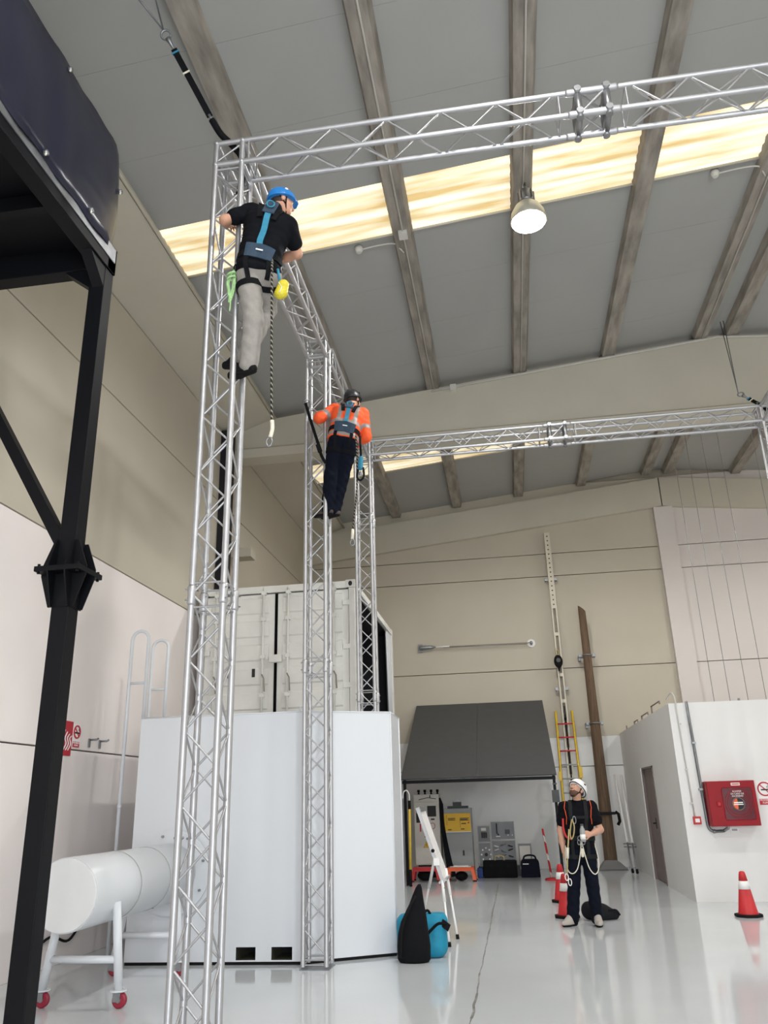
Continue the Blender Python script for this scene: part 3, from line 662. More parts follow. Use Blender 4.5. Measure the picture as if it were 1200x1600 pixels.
bx('frame_trim', RXW-.03, RXW-.001, DY1+.005, DY1+.07, 0, DZ, M_whitepr, d)
MB().tube([(RXW+.03, 16.86, 1.03), (RXW-.03, 16.86, 1.03), (RXW-.03, 16.72, 1.03)], .011, 8).build('door_handle', M_print, d)
bx('lock_plate', RXW+.022, RXW+.03, 16.83, 16.89, .93, 1.12, M_print, d)
# brackets standing along the top edge of the room
for i, (y, h, wd) in enumerate(((19.9, .14, .05), (18.6, .12, .5), (17.5, .14, .8), (16.2, .2, .9))):
    t = thing('roof_bracket', ['farthest thin metal peg on the side room roof edge', 'small low metal bracket, second farthest on the room roof edge', 'middle metal bracket frame on the room roof edge', 'nearest, largest metal bracket frame on the room roof edge'][i], 'bracket', (RXW+.12, y, RZ), 'brackets on the side room roof')
    tb('upright', [(RXW+.12, y, RZ), (RXW+.12, y, RZ+h)], .016, M_doorbr, t)
    if i: tb('arm', [(RXW+.12, y, RZ+h-.01), (RXW+.12, y-wd, RZ+h-.01), (RXW+.12, y-wd, RZ+h-.06)], .013, M_doorbr, t)
o = tb('roof_peg', [(3.72, 14.0, RZ), (3.72, 14.0, RZ+.05)], .02, M_zinc); solo(o, 'tiny metal peg on top of white room wall, right of the conduits', 'peg')
# conduits, call point, hose cabinet
FY = RY0
t = thing('alarm_conduit', 'thin white conduit running down to the red call point', 'conduit', (2.72, FY, 1.2))
tb('pipe', cat_spline([(2.62, FY+.3, RZ+.1), (2.66, FY+.05, RZ+.17), (2.69, FY-.02, RZ+.08), (2.695, FY-.016, RZ-.1)], 6)+[(2.73, FY-.016, 1.2)], .012, M_conduit, t, 8)
for z in (2.6, 1.9, 1.4): bx('clip', 2.69, 2.735, FY-.03, FY, z-.012, z+.012, M_conduit, t)
t = thing('water_pipe', 'grey metal pipe bending under the red hose cabinet', 'pipe', (2.9, FY, 1.0))
tb('pipe', [(2.862, FY-.03, RZ+.02), (2.9, FY-.03, 1.12)]+bez((2.9, FY-.03, 1.1), (2.905, FY-.03, 1.0), (2.98, FY-.03, .985), 8)+[(3.12, FY-.05, .99)], .022, M_steelc, t, 12)
MB().tube([(2.97, FY-.03, .985), (3.0, FY-.03, .985), (3.0, FY-.03, .985)], [.03, .03, .03], 10).build('elbow_nut', M_zinc, t)
MB().tube([(3.12, FY-.05, .99), (3.18, FY-.1, 1.03), (3.18, FY-.12, 1.08)], .022, 10).build('valve_stub', M_zinc, t)
for z in (2.3, 1.6): bx('clip', 2.85, 2.91, FY-.06, FY, z-.015, z+.015, M_zinc, t)
t = thing('call_point', 'small red fire alarm call point on white wall', 'alarm', (2.75, FY, 1.09))
bx('housing', 2.7, 2.815, FY-.05, FY, 1.09, 1.205, M_red, t, bevel=.008); bx('break_glass', 2.725, 2.79, FY-.056, FY-.049, 1.12, 1.175, M_whitepr, t)
t = thing('hose_cabinet', 'red fire hose cabinet with round reel window on white wall', 'fire cabinet', (3.27, FY, 1.06))
HY = 13.62
bx('body', 2.92, 3.63, HY, FY, 1.06, 1.71, M_redp, t, bevel=.012)
dr = bx('door', 2.925, 3.625, HY-.02, HY, 1.065, 1.705, M_redp, t, bevel=.006)
fr = MB()
def rrect(x0, x1, z0, z1, r, y):
    P = []
    for cx, cz, a0 in ((x1-r, z1-r, 0), (x0+r, z1-r, 90), (x0+r, z0+r, 180), (x1-r, z0+r, 270)):
        for k in range(5): a = math.radians(a0+k*22.5); P.append((cx+r*math.cos(a), y, cz+r*math.sin(a)))
    return P
MB().prism(rrect(3.13, 3.57, 1.15, 1.61, .03, HY-.021), (0, -.004, 0)).build('window', M_hose, dr)
MB().tube(rrect(3.13, 3.57, 1.15, 1.61, .03, HY-.024), .006, 6, closed=True).build('window_trim', M_redp, dr)
MB().tube([(3.35+.2*math.cos(a), HY-.022, 1.38+.2*math.sin(a)) for a in [k*PI/20 for k in range(40)]], .007, 6, closed=True).build('hose_coil', M_redp, dr)
MB().tube([(3.35+.165*math.cos(a), HY-.022, 1.38+.165*math.sin(a)) for a in [k*PI/20 for k in range(40)]], .006, 6, closed=True).build('hose_coil', M_redp, dr)
MB().lathe((3.345, HY-.032, 1.375), [(.088, 0), (.09, .004), (.09, .008)], 28, axis='Y').build('reel_hub', M_print, dr)
MB().tube([(3.345+.088*math.cos(a), HY-.033, 1.375+.088*math.sin(a)) for a in [k*PI/14 for k in range(28)]], .004, 5, closed=True).build('hub_rim', M_zinc, dr)
MB().prism([(3.34, HY-.034, 1.375)]+[(3.345+.08*math.cos(a), HY-.034, 1.375+.08*math.sin(a)) for a in [math.radians(100+k*16) for k in range(11)]], (0, -.001, 0)).build('hub_sticker', M_orangepl, dr)
bx('hub_print', 3.28, 3.41, HY-.0365, HY-.033, 1.385, 1.402, M_whitepr, dr); bx('hub_print', 3.275, 3.415, HY-.0365, HY-.033, 1.36, 1.374, M_whitepr, dr)
text('lettering', 'ROMPER\nEN CASO DE\nINCENDIO', .034, (3.35, HY-.027, 1.52), (1, 0, 0), (0, 0, 1), M_whitepr, dr)
bx('maker_label', 3.28, 3.41, HY-.0225, HY-.019, 1.64, 1.68, M_whitepr, dr)
bx('label_print', 3.29, 3.40, HY-.0235, HY-.0222, 1.652, 1.668, M_redpr, dr)
bx('latch', 3.03, 3.1, HY-.035, HY-.02, 1.34, 1.42, M_redp, dr, bevel=.008); bx('latch_slot', 3.05, 3.08, HY-.0365, HY-.034, 1.36, 1.4, M_red, dr)
np_ = bx('number_plate', 3.23, 3.35, FY-.005, FY, .965, 1.035, M_whitepr, t); bx('plate_print', 3.25, 3.33, FY-.0065, FY-.005, .985, 1.015, M_cabgrey, np_)
no_smoking((3.83, FY-.001, 1.52), (1, 0, 0), (0, 0, 1), 'no-smoking sign on white wall right of the hose cabinet', w=.24, h=.36)

# vertical steel wires hanging behind the room
for i, (x, lab) in enumerate(((4.05, 'leftmost thin vertical wire in front of pale back wall'), (4.35, 'second thin vertical wire from the pilaster'), (4.69, 'third thin vertical wire from the pilaster'), (5.03, 'fourth thin vertical wire from the pilaster'), (5.75, 'rightmost thin vertical wire near the picture edge'))):
    o = tb('steel_wire', [(x, 17, RZ), (x, 17, roofz(x)+.1)], .006, M_zinc, None, 6); solo(o, lab, 'wire', 'wires hanging from roof')

# ------------------------------------------------------------------ back wall: rail, ladder, pole, rod
BW = YB
t = thing('climbing_rail', 'tall beige perforated climbing rail fixed to back wall', 'rail', (1.33, BW-.2, 1.6))
rx0, rx1 = 1.265, 1.405
bx('flange', rx0, rx0+.035, BW-.28, BW-.16, 1.0, 8.0, M_cream_rail, t); bx('flange', rx1-.035, rx1, BW-.28, BW-.16, 1.0, 8.0, M_cream_rail, t)
wbk = bx('web', rx0+.03, rx1-.03, BW-.21, BW-.19, 1.0, 8.0, M_controof, t)
bx('face_plate', rx0+.03, rx1-.03, BW-.275, BW-.262, 6.0, 8.0, M_cream_rail, t)
for k in range(16): MB().lathe((1.335, BW-.277, 6.1+k*.12), [(.018, 0), (.018, .003)], 10, axis='Y').build('hole', M_print, t)
for z in (5.35, 4.35, 3.72, 3.2, 2.6, 2.0): bx('batten', rx0+.02, rx1-.02, BW-.275, BW-.2, z-.04, z+.04, M_cream_rail, t)
for z in (6.78, 4.02):
    bx('wall_clamp', rx0-.09, rx1+.09, BW-.16, BW-.12, z-.035, z+.035, M_zinc, t, bevel=.005); bx('clamp_foot', rx0-.08, rx0-.05, BW-.12, BW, z-.03, z+.03, M_zinc, t); bx('clamp_foot', rx1+.05, rx1+.08, BW-.12, BW, z-.03, z+.03, M_zinc, t)
bx('guide_rail', 1.32, 1.35, BW-.3, BW-.275, 1.0, 3.6, M_rubber, t)
for z in (3.3, 3.2): MB().ell((1.335, BW-.31, z), .03, .03, .04).build('guide_trolley', M_rubber, t)
t = thing('fall_arrester', 'black self-retracting fall arrester hooked on climbing rail', 'fall arrester', (1.3, BW-.36, 4.4))
MB().ell((1.3, BW-.37, 4.66), .105, .06, .16, 20, 12).build('housing', M_rubber, t)
MB().lathe((1.3, BW-.44, 4.68), [(.05, 0), (.055, .02)], 18, axis='Y').build('logo_disc', M_grey, t)
MB().tube([(1.3+.035*math.cos(a), BW-.37, 4.87+.06*math.sin(a)) for a in [k*PI/8 for k in range(16)]], .01, 6, closed=True).build('carabiner', M_gold, t)
MB().tube([(1.3, BW-.34, 4.93), (1.31, BW-.25, 5.05)], .012, 6).build('anchor_sling', M_gold, t)
MB().tube([(1.3, BW-.37, 4.51), (1.3, BW-.37, 4.42)], [.03, .015], 8).build('cable_stop', M_rubber, t)
tb('wire', [(1.3, BW-.37, 4.42), (1.33, BW-.36, 3.4)], .004, M_zinc, t, 5)
t = thing('extension_ladder', 'yellow fibreglass ladder with red and white rungs against back wall', 'ladder', (1.35, BW-.3, .9))
for (x0, x1) in ((1.12, 1.07), (1.5, 1.55)): MB().tube([(x0, BW-.33, 3.48), (x1, BW-.5, .0)], .03, 4).build('stile', M_yellowp, t)
for k in range(10):
    z = 3.18-.31*k; f = (3.48-z)/3.48
    MB().tube([(1.12-.05*f, BW-.33-.17*f, z), (1.5+.05*f, BW-.33-.17*f, z)], .017, 8).build('rung', M_red if k < 3 else M_cabgrey, t)
bx('rail_stop', 1.51, 1.59, BW-.46, BW-.36, 1.95, 2.2, M_yellowp, t); bx('rail_stop', 1.04, 1.11, BW-.46, BW-.38, 1.9, 2.1, M_yellowp, t)
t = thing('timber_pole', 'dark weathered wooden pole with slanted top against back wall', 'pole', (1.985, BW-.45, 0))
py = BW-.5; N = 16; prof = []
pv = []; pf = []
for (z, r, xo) in ((.0, .145, 2.0), (1.5, .132, 1.995), (3.0, .115, 1.99), (4.5, .1, 1.985), (5.9, .085, 1.98)):
    for k in range(N):
        a = 2*PI*k/N; zz = z+(-.9*(math.cos(a))*r if z > 5 else 0)
        pv.append((xo+r*math.cos(a), py+r*math.sin(a), zz))
for i in range(4):
    for k in range(N): pf.append((i*N+k, i*N+(k+1) % N, (i+1)*N+(k+1) % N, (i+1)*N+k))
MB().add(pv, pf, True).add(pv[-N:], [tuple(range(N))]).build('shaft', M_wood, t)
for z, r in ((4.75, .1), (3.15, .115)):
    MB().tube([(1.99+(r+.012)*math.cos(a), py+(r+.012)*math.sin(a), z) for a in [k*PI/10 for k in range(20)]], .016, 6, closed=True).build('hoop_clamp', M_zinc, t)
    bx('clamp_bar', 1.8, 2.2, py-.02+r, BW-.2, z-.02, z+.04, M_zinc, t); bx('clamp_foot', 1.8, 1.86, BW-.25, BW, z-.08, z+.04, M_zinc, t)
bx('pole_step', 1.8, 2.2, py-.19, py-.11, 1.14, 1.2, M_black, t, bevel=.01)
MB().tube([(2.2, py-.15, 1.2), (2.26, py-.17, 1.15), (2.27, py-.17, 1.0), (2.22, py-.17, .92)], .035, 8).build('step_strap', M_rubber, t)
MB().prism([(1.7, py-.2, 0), (1.82, py-.2, .16), (1.88, py-.2, .2), (2.12, py-.2, .2), (2.2, py-.2, .14), (2.35, py-.2, 0)], (0, .3, 0)).build('base_shroud', mat('pole_base_grey', s(128, 126, 124), .8), t, bevel=.03)
t = thing('wall_lifeline', 'horizontal wire lifeline with tensioner fixed across back wall', 'lifeline', (-.7, BW-.08, 5.2))
tb('wire', [(-1.9, BW-.1, 5.22), (.68, BW-.1, 5.2)], .012, M_controof, t, 6); tb('wire', [(-1.5, BW-.12, 5.19), (.6, BW-.12, 5.17)], .007, M_zinc, t, 6)
MB().tube([(-2.12, BW-.1, 5.22), (-2.08, BW-.1, 5.22), (-1.8, BW-.1, 5.22), (-1.72, BW-.1, 5.22)], [.05, .06, .045, .02], 12).build('shock_absorber', M_zinc, t)
bx('anchor_plate', -2.16, -2.04, BW-.05, BW, 5.12, 5.32, M_aludark, t); tb('turnbuckle', [(-1.7, BW-.1, 5.22), (-1.35, BW-.1, 5.22)], .02, M_whitepr, t)
MB().lathe((.7, BW-.03, 5.2), [(.1, 0), (.1, .03)], 20, axis='Y').build('anchor_disc', M_whitepr, t); MB().ell((.7, BW-.06, 5.2), .04, .05, .05).build('anchor_eye', M_zinc, t)
for i, (x, xb, yb, lab) in enumerate(((2.35, 2.3, 18.75, 'left one of the two white poles leaning in the room corner'), (2.49, 2.37, 18.6, 'right one of the two white poles leaning in the room corner'))):
    t = thing('leaning_pole', lab, 'pole', (xb, yb, 0), 'white poles leaning in the corner')
    a = Vector((xb, yb, .03)); b = Vector((x, YB-.06, 2.0 if i == 0 else 1.98)); dd = b-a
    MB().tube([a+dd*.02, a+dd*.28], .018, 8).build('lower_section', M_zinc, t); MB().tube([a+dd*.28, b], .026, 10).build('shaft', M_whitepr, t)
    MB().tube([a, a+dd*.03], .028, 8).build('rubber_foot', M_rubber, t)
    for f in (.24, .27): MB().tube([a+dd*f-Vector((.09, 0, 0)), a+dd*f+Vector((.07, 0, 0))], .012, 6).build('clamp_lever', M_aludark, t)

# ------------------------------------------------------------------ shelter with sloping roof
t = thing('roof_shelter', 'open shelter with dark grey sloping roof against back wall', 'shelter', (-.7, 18.5, 0))
CYF, CYR, CZF, CZR = 17.0, YB-.02, 1.95, 3.76
sl = Vector((0, CYR-CYF, CZR-CZF)); nrm = Vector((0, -sl.z, sl.y)).normalized()
for (x0, x1) in ((-2.26, -.74), (-.734, .84)):
    MB().prism([Vector((x0, CYF-.08, CZF-.0)), Vector((x1, CYF-.08, CZF)), Vector((x1, CYR, CZR)), Vector((x0, CYR, CZR))], nrm*.03).build('roof_board', M_grey, t)
bx('eave_beam', -2.24, .82, CYF-.03, CYF+.03, CZF-.07, CZF-.01, M_black, t)
for x in (-2.22, .76):
    bx('post', x, x+.055, CYF-.025, CYF+.03, 0, CZF-.06, M_black, t)
    MB().prism([(x, CYF, CZF-.06), (x, CYF, CZF), (x, CYR, CZR), (x, CYR, CZR-.06)], (.05, 0, 0)).build('rafter', M_black, t)
bx('hinge_box', .72, .86, CYF-.06, CYF-.02, 1.45, 1.68, M_grey, t, bevel=.008); bx('hinge_box', .75, .83, CYF-.06, CYF-.02, 1.78, 1.81, M_grey, t)
t = thing('yellow_pole', 'tall yellow and black hooked pole beside the left shelter post', 'pole', (-2.1, 16.85, 0))
tb('shaft', [(-2.12, 16.85, .25), (-2.1, 16.9, 1.45)], .026, M_yellowp, t); tb('grip', [(-2.12, 16.85, 0), (-2.12, 16.85, .3)], .03, M_rubber, t); tb('collar', [(-2.1, 16.9, 1.4), (-2.1, 16.9, 1.56)], .03, M_rubber, t)
MB().tube(cat_spline([(-2.1, 16.9, 1.55), (-2.1, 16.9, 1.68), (-2.15, 16.9, 1.75), (-2.21, 16.9, 1.72), (-2.23, 16.9, 1.6)], 6), .012, 8).build('hook', M_whitepr, t)

def sgn(o, r, u): return Vector(o), Vector(r), Vector(u)
t = thing('switchgear_cabinet', 'tall cream electrical cabinet with warning triangle under the shelter', 'cabinet', (-2.0, 18.8, .0))
KX0, KX1, KY = -2.22, -1.66, 18.6
bx('body', KX0, KX1, KY+.02, KY+.5, .25, 1.68, M_cream, t, bevel=.006); dd = bx('door', KX0+.015, KX1-.015, KY, KY+.02, .27, 1.52, M_cream, t, bevel=.004)
bx('top_strip', KX0+.015, KX1-.015, KY, KY+.02, 1.54, 1.66, M_cream, t)
bx('window', -1.92, -1.73, KY-.006, KY, 1.22, 1.44, M_print, dd); bx('window', -2.17, -2.03, KY-.006, KY, 1.1, 1.36, M_print, dd)
for (x, z) in ((-1.85, 1.15), (-2.0, .8)): bx('label_strip', x, x+.08, KY-.004, KY, z, z+.03, M_print, dd)
bx('breaker_symbol', -2.1, -2.07, KY-.004, KY, .92, 1.08, M_redpr, dd)
MB().tube([(-1.82+.055*math.cos(a), KY-.005, 1.03+.06*math.sin(a)) for a in [k*PI/10 for k in range(20)]], .006, 5, closed=True).build('round_sign', M_redpr, dd)
MB().prism([(-2.03, KY-.003, .6), (-1.9, KY-.003, .6), (-1.965, KY-.003, .72)], (0, -.003, 0)).build('warning_triangle', M_yelsign, dd)
MB().tube([(-2.03, KY-.006, .6), (-1.9, KY-.006, .6), (-1.965, KY-.006, .72)], .005, 5, closed=True).build('triangle_border', M_print, dd)
bx('bolt_symbol', -1.969, -1.961, KY-.009, KY-.006, .62, .68, M_print, dd)
tb('handle', [(-2.1, KY-.01, 1.57), (-1.9, KY-.02, 1.61), (-1.72, KY-.01, 1.58)], .006, M_print, t, 6); tb('handle_pin', [(-1.85, KY-.01, 1.6), (-1.85, KY-.01, 1.66)], .01, M_print, t)
for i in range(4): MB().lathe((-2.12+.14*i, KY+.2, 1.68), [(.03, 0), (.015, .04), (.03, .05), (.03, .1)], 10).build('bushing', M_rubber, t)
bx('plinth', KX0+.05, KX1-.05, KY+.06, KY+.46, 0, .25, M_rubber, t)
t = thing('cable_bundle', 'dark cables hanging down between the two cabinets', 'cables', (-1.6, 18.8, 0))
for k in range(5): tb('cable', cat_spline([(-1.635+.01*k, 18.62+.02*k, 1.6-.03*k), (-1.62+.01*k, 18.6+.025*k, 1.0), (-1.56+.02*k, 18.56+.03*k, .4), (-1.5+.03*k, 18.5+.03*k, .02)], 6), .02, M_navyfab if k % 2 else M_rubber, t, 8)
t = thing('grey_cabinet', 'grey metal cabinet with yellow notice board under the shelter', 'cabinet', (-1.25, 18.95, 0))
GX0, GX1, GY = -1.58, -.98, 18.75
bx('body', GX0, GX1, GY+.02, GY+.45, 0, 1.37, M_cabgrey, t, bevel=.006)
dd = bx('door', GX0+.01, GX1-.01, GY, GY+.02, .03, .86, M_cabgrey, t, bevel=.004); bx('handle', -1.2, -1.17, GY-.015, GY, .42, .52, M_print, dd)
sg = bx('yellow_notice', GX0+.0, GX1-.02, GY-.01, GY+.02, .9, 1.27, M_yelsign, t)
bx('notice_edge', GX0, GX1-.02, GY-.012, GY+.01, .885, .9, M_whitepr, t)
for k, (x, z, w_, h_) in enumerate(((-1.52, 1.14, .006, .1), (-1.52, 1.03, .006, .1), (-1.49, 1.13, .16, .05), (-1.23, 1.12, .2, .06), (-1.23, .98, .006, .14), (-1.2, 1.05, .1, .02), (-1.06, 1.06, .03, .03), (-1.5, .93, .08, .018), (-1.22, .94, .08, .018))):
    bx('print', x, x+w_, GY-.0125, GY-.01, z, z+h_ if h_ < .05 or w_ < .01 else z+.012, M_print if k != 6 else M_redpr, sg)
for (x_, z_, w_) in ((-1.49, 1.16, .16), (-1.49, 1.13, .12), (-1.23, 1.16, .2), (-1.23, 1.135, .17)): bx('print', x_, x_+w_, GY-.0125, GY-.01, z_, z_+.016, M_print, sg)
o = MB().box(-1.5, -1.05, 18.85, 19.1, 1.371, 1.42).box(-1.38, -1.2, 18.9, 19.08, 1.42, 1.5).build('equipment_tray', M_grey); solo(o, 'dark tray of small parts on top of grey cabinet', 'tray')
o = MB().tube([(-1.38, 18.95, 1.512), (-1.29, 18.95, 1.55), (-1.2, 18.95, 1.512)], .012, 6).tube([(-1.38, 18.95, 1.512), (-1.2, 18.95, 1.512)], .012, 6).build('paper_roll', M_whitepr); solo(o, 'small white roll lying in the tray on grey cabinet', 'paper')
def stool(x, y, label, m):
    t = thing('step_stool', label, 'stool', (x, y, 0), 'plastic step stools')
    bx('top', x-.27, x+.27, y-.16, y+.16, .225, .26, m, t, bevel=.015)
    for sx in (-1, 1):
        for sy in (-1, 1):
            MB().prism([(x+sx*.2, y+sy*.14-.025, .23), (x+sx*.26, y+sy*.14-.025, .23), (x+sx*.31, y+sy*.17-.025, .02), (x+sx*.24, y+sy*.17-.025, .02)], (0, .05, 0)).build('leg', m, t)
            bx('rubber_foot', x+sx*.275-.04, x+sx*.275+.04, y+sy*.17-.03, y+sy*.17+.03, 0, .022, M_rubber, t)
    MB().box(x-.22, x+.22, y-.16, y-.145, .19, .23).build('apron', m, t)
stool(-1.2, 17.85, 'orange plastic step stool in front of grey cabinet', M_orangepl)
stool(-1.93, 17.95, 'red plastic step stool in front of cream cabinet', M_red)
o = MB().box(-1.42, -1.0, 17.75, 17.95, .262, .27).box(-1.35, -1.05, 17.78, 17.98, .271, .285).build('paper_sheets', M_whitepr); solo(o, 'loose white papers lying on the orange stool', 'paper')
o = MB().ell((-1.2, 17.86, .09), .13, .11, .09).build('dark_pouch', M_blackfab); solo(o, 'dark pouch under the orange stool', 'pouch')
o = MB().ell((-1.95, 17.98, .1), .17, .12, .1).build('dark_pouch', M_blackfab); solo(o, 'dark pouch under the red stool', 'pouch')
# demonstration boards leaning at the wall
def board(x0, x1, y, z0, z1, label, kind):
    t = thing('demo_board', label, 'board', ((x0+x1)/2, y, z0), 'grey demonstration boards')
    bx('panel', x0, x1, y, y+.02, z0, z1, mat('board_grey', s(120, 122, 124), .5), t); F = .01
    MB().box(x0, x1, y-.008, y, z0, z0+F).box(x0, x1, y-.008, y, z1-F, z1).box(x0, x0+F, y-.008, y, z0, z1).box(x1-F, x1, y-.008, y, z0, z1).build('frame', M_cabgrey, t)
    w_, h_ = x1-x0, z1-z0
    if kind == 0:
        for i in range(3): bx('breaker', x0+w_*(.3+.17*i), x0+w_*(.43+.17*i), y-.03, y, z0+h_*.25, z0+h_*.6, M_print, t, bevel=.003)
        bx('meter', x0+w_*.3, x0+w_*.7, y-.02, y, z0+h_*.7, z0+h_*.88, M_cream, t)
    elif kind == 1:
        tb('lever', [(x0+w_*.25, y-.02, z0+h_*.9), (x0+w_*.25, y-.02, z0+h_*.35), (x0+w_*.33, y-.03, z0+h_*.25)], .012, M_print, t); bx('lever_base', x0+w_*.2, x0+w_*.38, y-.03, y, z0+h_*.16, z0+h_*.2, M_whitepr, t)
        bx('contact_block', x0+w_*.6, x0+w_*.8, y-.02, y, z0+h_*.3, z0+h_*.55, M_grey, t)
        for i in range(2): bx('tag', x0+w_*(.7+.18*i), x0+w_*(.73+.18*i), y-.006, y, z0+h_*.2, z0+h_*.27, M_whitepr, t)
    elif kind == 2:
        MB().lathe((x0+w_*.6, y-.03, z0+h_*.5), [(.035, 0), (.035, .03)], 14, axis='Y').build('rotary_switch', M_print, t)
        for k in range(8): a = k*PI/4; MB().lathe((x0+w_*.6+.1*math.cos(a), y-.012, z0+h_*.5+.13*math.sin(a)), [(.018, 0), (.018, .012)], 8, axis='Y').build('terminal', M_whitepr, t)
    elif kind == 3:
        for k in range(9):
            a, b_ = x0+w_*(.08+.3*(k % 3)), z0+h_*(.35+.22*(k//3))
            MB().tube([(a, y-.015, b_), (a+.1, y-.015, b_+.03*((k % 2)*2-1))], .012, 6).build('fitting', (M_whitepr, M_zinc, M_print)[k % 3], t)
    else:
        MB().box(x0+w_*.1, x0+w_*.9, y-.01, y-.002, z0+h_*.1, z0+h_*.9).build('cover_sheet', M_cream, t)
board(-.86, -.60, 18.72, .68, 1.0, 'small grey board with three black breakers, stacked upper left', 0)
board(-.57, -.07, 18.74, .72, 1.08, 'largest grey demonstration board with a lever, top of stack', 1)
board(-.86, -.60, 18.72, .2, .66, 'grey board with rotary switch left of the fittings board', 2)
board(-.57, -.07, 18.74, .24, .7, 'grey board covered in small metal fittings above the black case', 3)
board(-.02, .26, 18.76, .18, .63, 'plain pale board behind the navy tool bag', 4)
bx('shelf_top', -.88, .0, 18.72, 18.95, .0, .2, M_grey).name = 'low_bench'
solo(bpy.data.objects['low_bench'], 'low dark bench holding the demonstration boards', 'bench')
t = thing('tool_case', 'wide black tool case with tan handle under the boards', 'case', (-.4, 18.45, 0))
bx('body', -.77, -.07, 18.3, 18.6, 0, .33, M_blackfab, t, bevel=.03); bx('lid_seam', -.772, -.068, 18.298, 18.602, .24, .247, M_rubber, t)
MB().tube(cat_spline([(-.52, 18.42, .33), (-.51, 18.42, .4), (-.42, 18.42, .42), (-.34, 18.42, .4), (-.33, 18.42, .33)], 5), .016, 8).build('handle', M_gold, t)
for x in (-.6, -.25): bx('latch', x-.03, x+.03, 18.29, 18.3, .2, .27, M_rubber, t)
t = thing('tool_bag', 'navy tool bag with rounded handle right of the black case', 'bag', (.2, 18.45, 0))
MB().prism([(0, 18.3, 0), (.4, 18.3, 0), (.385, 18.3, .3), (.35, 18.3, .34), (.05, 18.3, .34), (.015, 18.3, .3)], (0, .3, 0)).build('body', M_navyfab, t, bevel=.025)
MB().tube(cat_spline([(.07, 18.42, .34), (.1, 18.42, .4), (.2, 18.42, .42), (.3, 18.42, .4), (.33, 18.42, .34)], 5), .018, 8).build('handle', M_navyfab, t)
bx('label_patch', .05, .17, 18.296, 18.301, .25, .268, M_whitepr, t); tb('zip', [(.02, 18.298, .3), (.38, 18.298, .3)], .005, M_rubber, t, 6)
o = bx('blue_cloth', -.9, -.78, 18.3, 18.55, 0, .2, mat('blue_cloth', s(40, 60, 120), .8, bump=.4), bevel=.04); solo(o, 'small blue cloth heap left of the black tool case', 'cloth')
t = thing('barrier_pole', 'red and white striped barrier pole standing by the right shelter post', 'pole', (.62, 17.7, 0))
MB().tube([(.6, 17.72, .03), (.5, 17.75, .95)], .02, 8).build('shaft', M_hazard, t); MB().lathe((.6, 17.72, 0), [(.14, 0), (.13, .03), (.05, .05)], 20).build('weighted_base', M_red, t)

# ------------------------------------------------------------------ cones, bags, flip chart
def cone(x, y, label):
    t = thing('traffic_cone', label, 'traffic cone', (x, y, 0), 'red and white traffic cones')
    MB().prism([(x+.18*math.cos(a), y+.18*math.sin(a), 0) for a in [PI/8+k*PI/4 for k in range(8)]], (0, 0, .035)).build('base', M_rubber, t, bevel=.01)
    H = .5; R = lambda z: .125-.085*(z/H)
    MB().lathe((x, y, .03), [(.14, 0), (R(.02), .02), (R(.3), .3)], 28).build('cone_body', M_red, t)
    MB().lathe((x, y, .03), [(R(.3)+.002, .3), (R(.4)+.002, .4)], 28).build('white_band', M_whitepr, t)
    MB().lathe((x, y, .03), [(R(.4), .4), (R(.48), .48), (.034, .51), (.02, .518)], 28).build('tip', M_red, t)
cone(2.92, 12.3, 'red and white traffic cone at right beside white room wall')
cone(.58, 12.36, 'traffic cone right behind the standing man, partly covered by his leg')
cone(.61, 14.1, 'traffic cone farther back, left of the standing man')

def pk_(P, k): return P[5] if P[0] == 'c' and len(P) > 5 else P[4] if P[0] == 'e' and len(P) > 4 else k
def sdf_prim(P, q):
    """signed distance of points q (n,3) to a primitive"""
    k = q
    if P[0] == 'c':
        a, ra, b, rb = np.array(P[1], 'f'), P[2], np.array(P[3], 'f'), P[4]
        ba = b-a; L = max(float(ba @ ba), 1e-9)
        h = np.clip(((q-a) @ ba)/L, 0, 1)
        return np.linalg.norm(q-a-h[:, None]*ba, axis=1)-(ra+(rb-ra)*h)
    if P[0] == 'e':
        c, R, r = np.array(P[1], 'f'), np.array(P[2], 'f'), np.array(P[3], 'f')   # R rows = local axes
        l = (q-c) @ R.T
        k0 = np.linalg.norm(l/r, axis=1); k1 = np.linalg.norm(l/(r*r), axis=1)
        return k0*(k0-1)/np.maximum(k1, 1e-6)
def bounds(P, m):
    if P[0] == 'c': a = np.array([P[1], P[3]]); r = max(P[2], P[4]); return a.min(0)-r-m, a.max(0)+r+m
    c = np.array(P[1]); r = max(P[3]); return c-r-m, c+r+m
def smin(a, b, k):
    h = np.clip(.5+.5*(b-a)/k, 0, 1); return b*(1-h)+a*h-k*h*(1-h)
def feval(prims, q, k=.03, infl=0.):
    q = np.asarray(q, 'f'); F = np.full(len(q), 9., 'f')
    for P in prims: F = smin(F, sdf_prim(P, q)-infl, pk_(P, k))
    return F
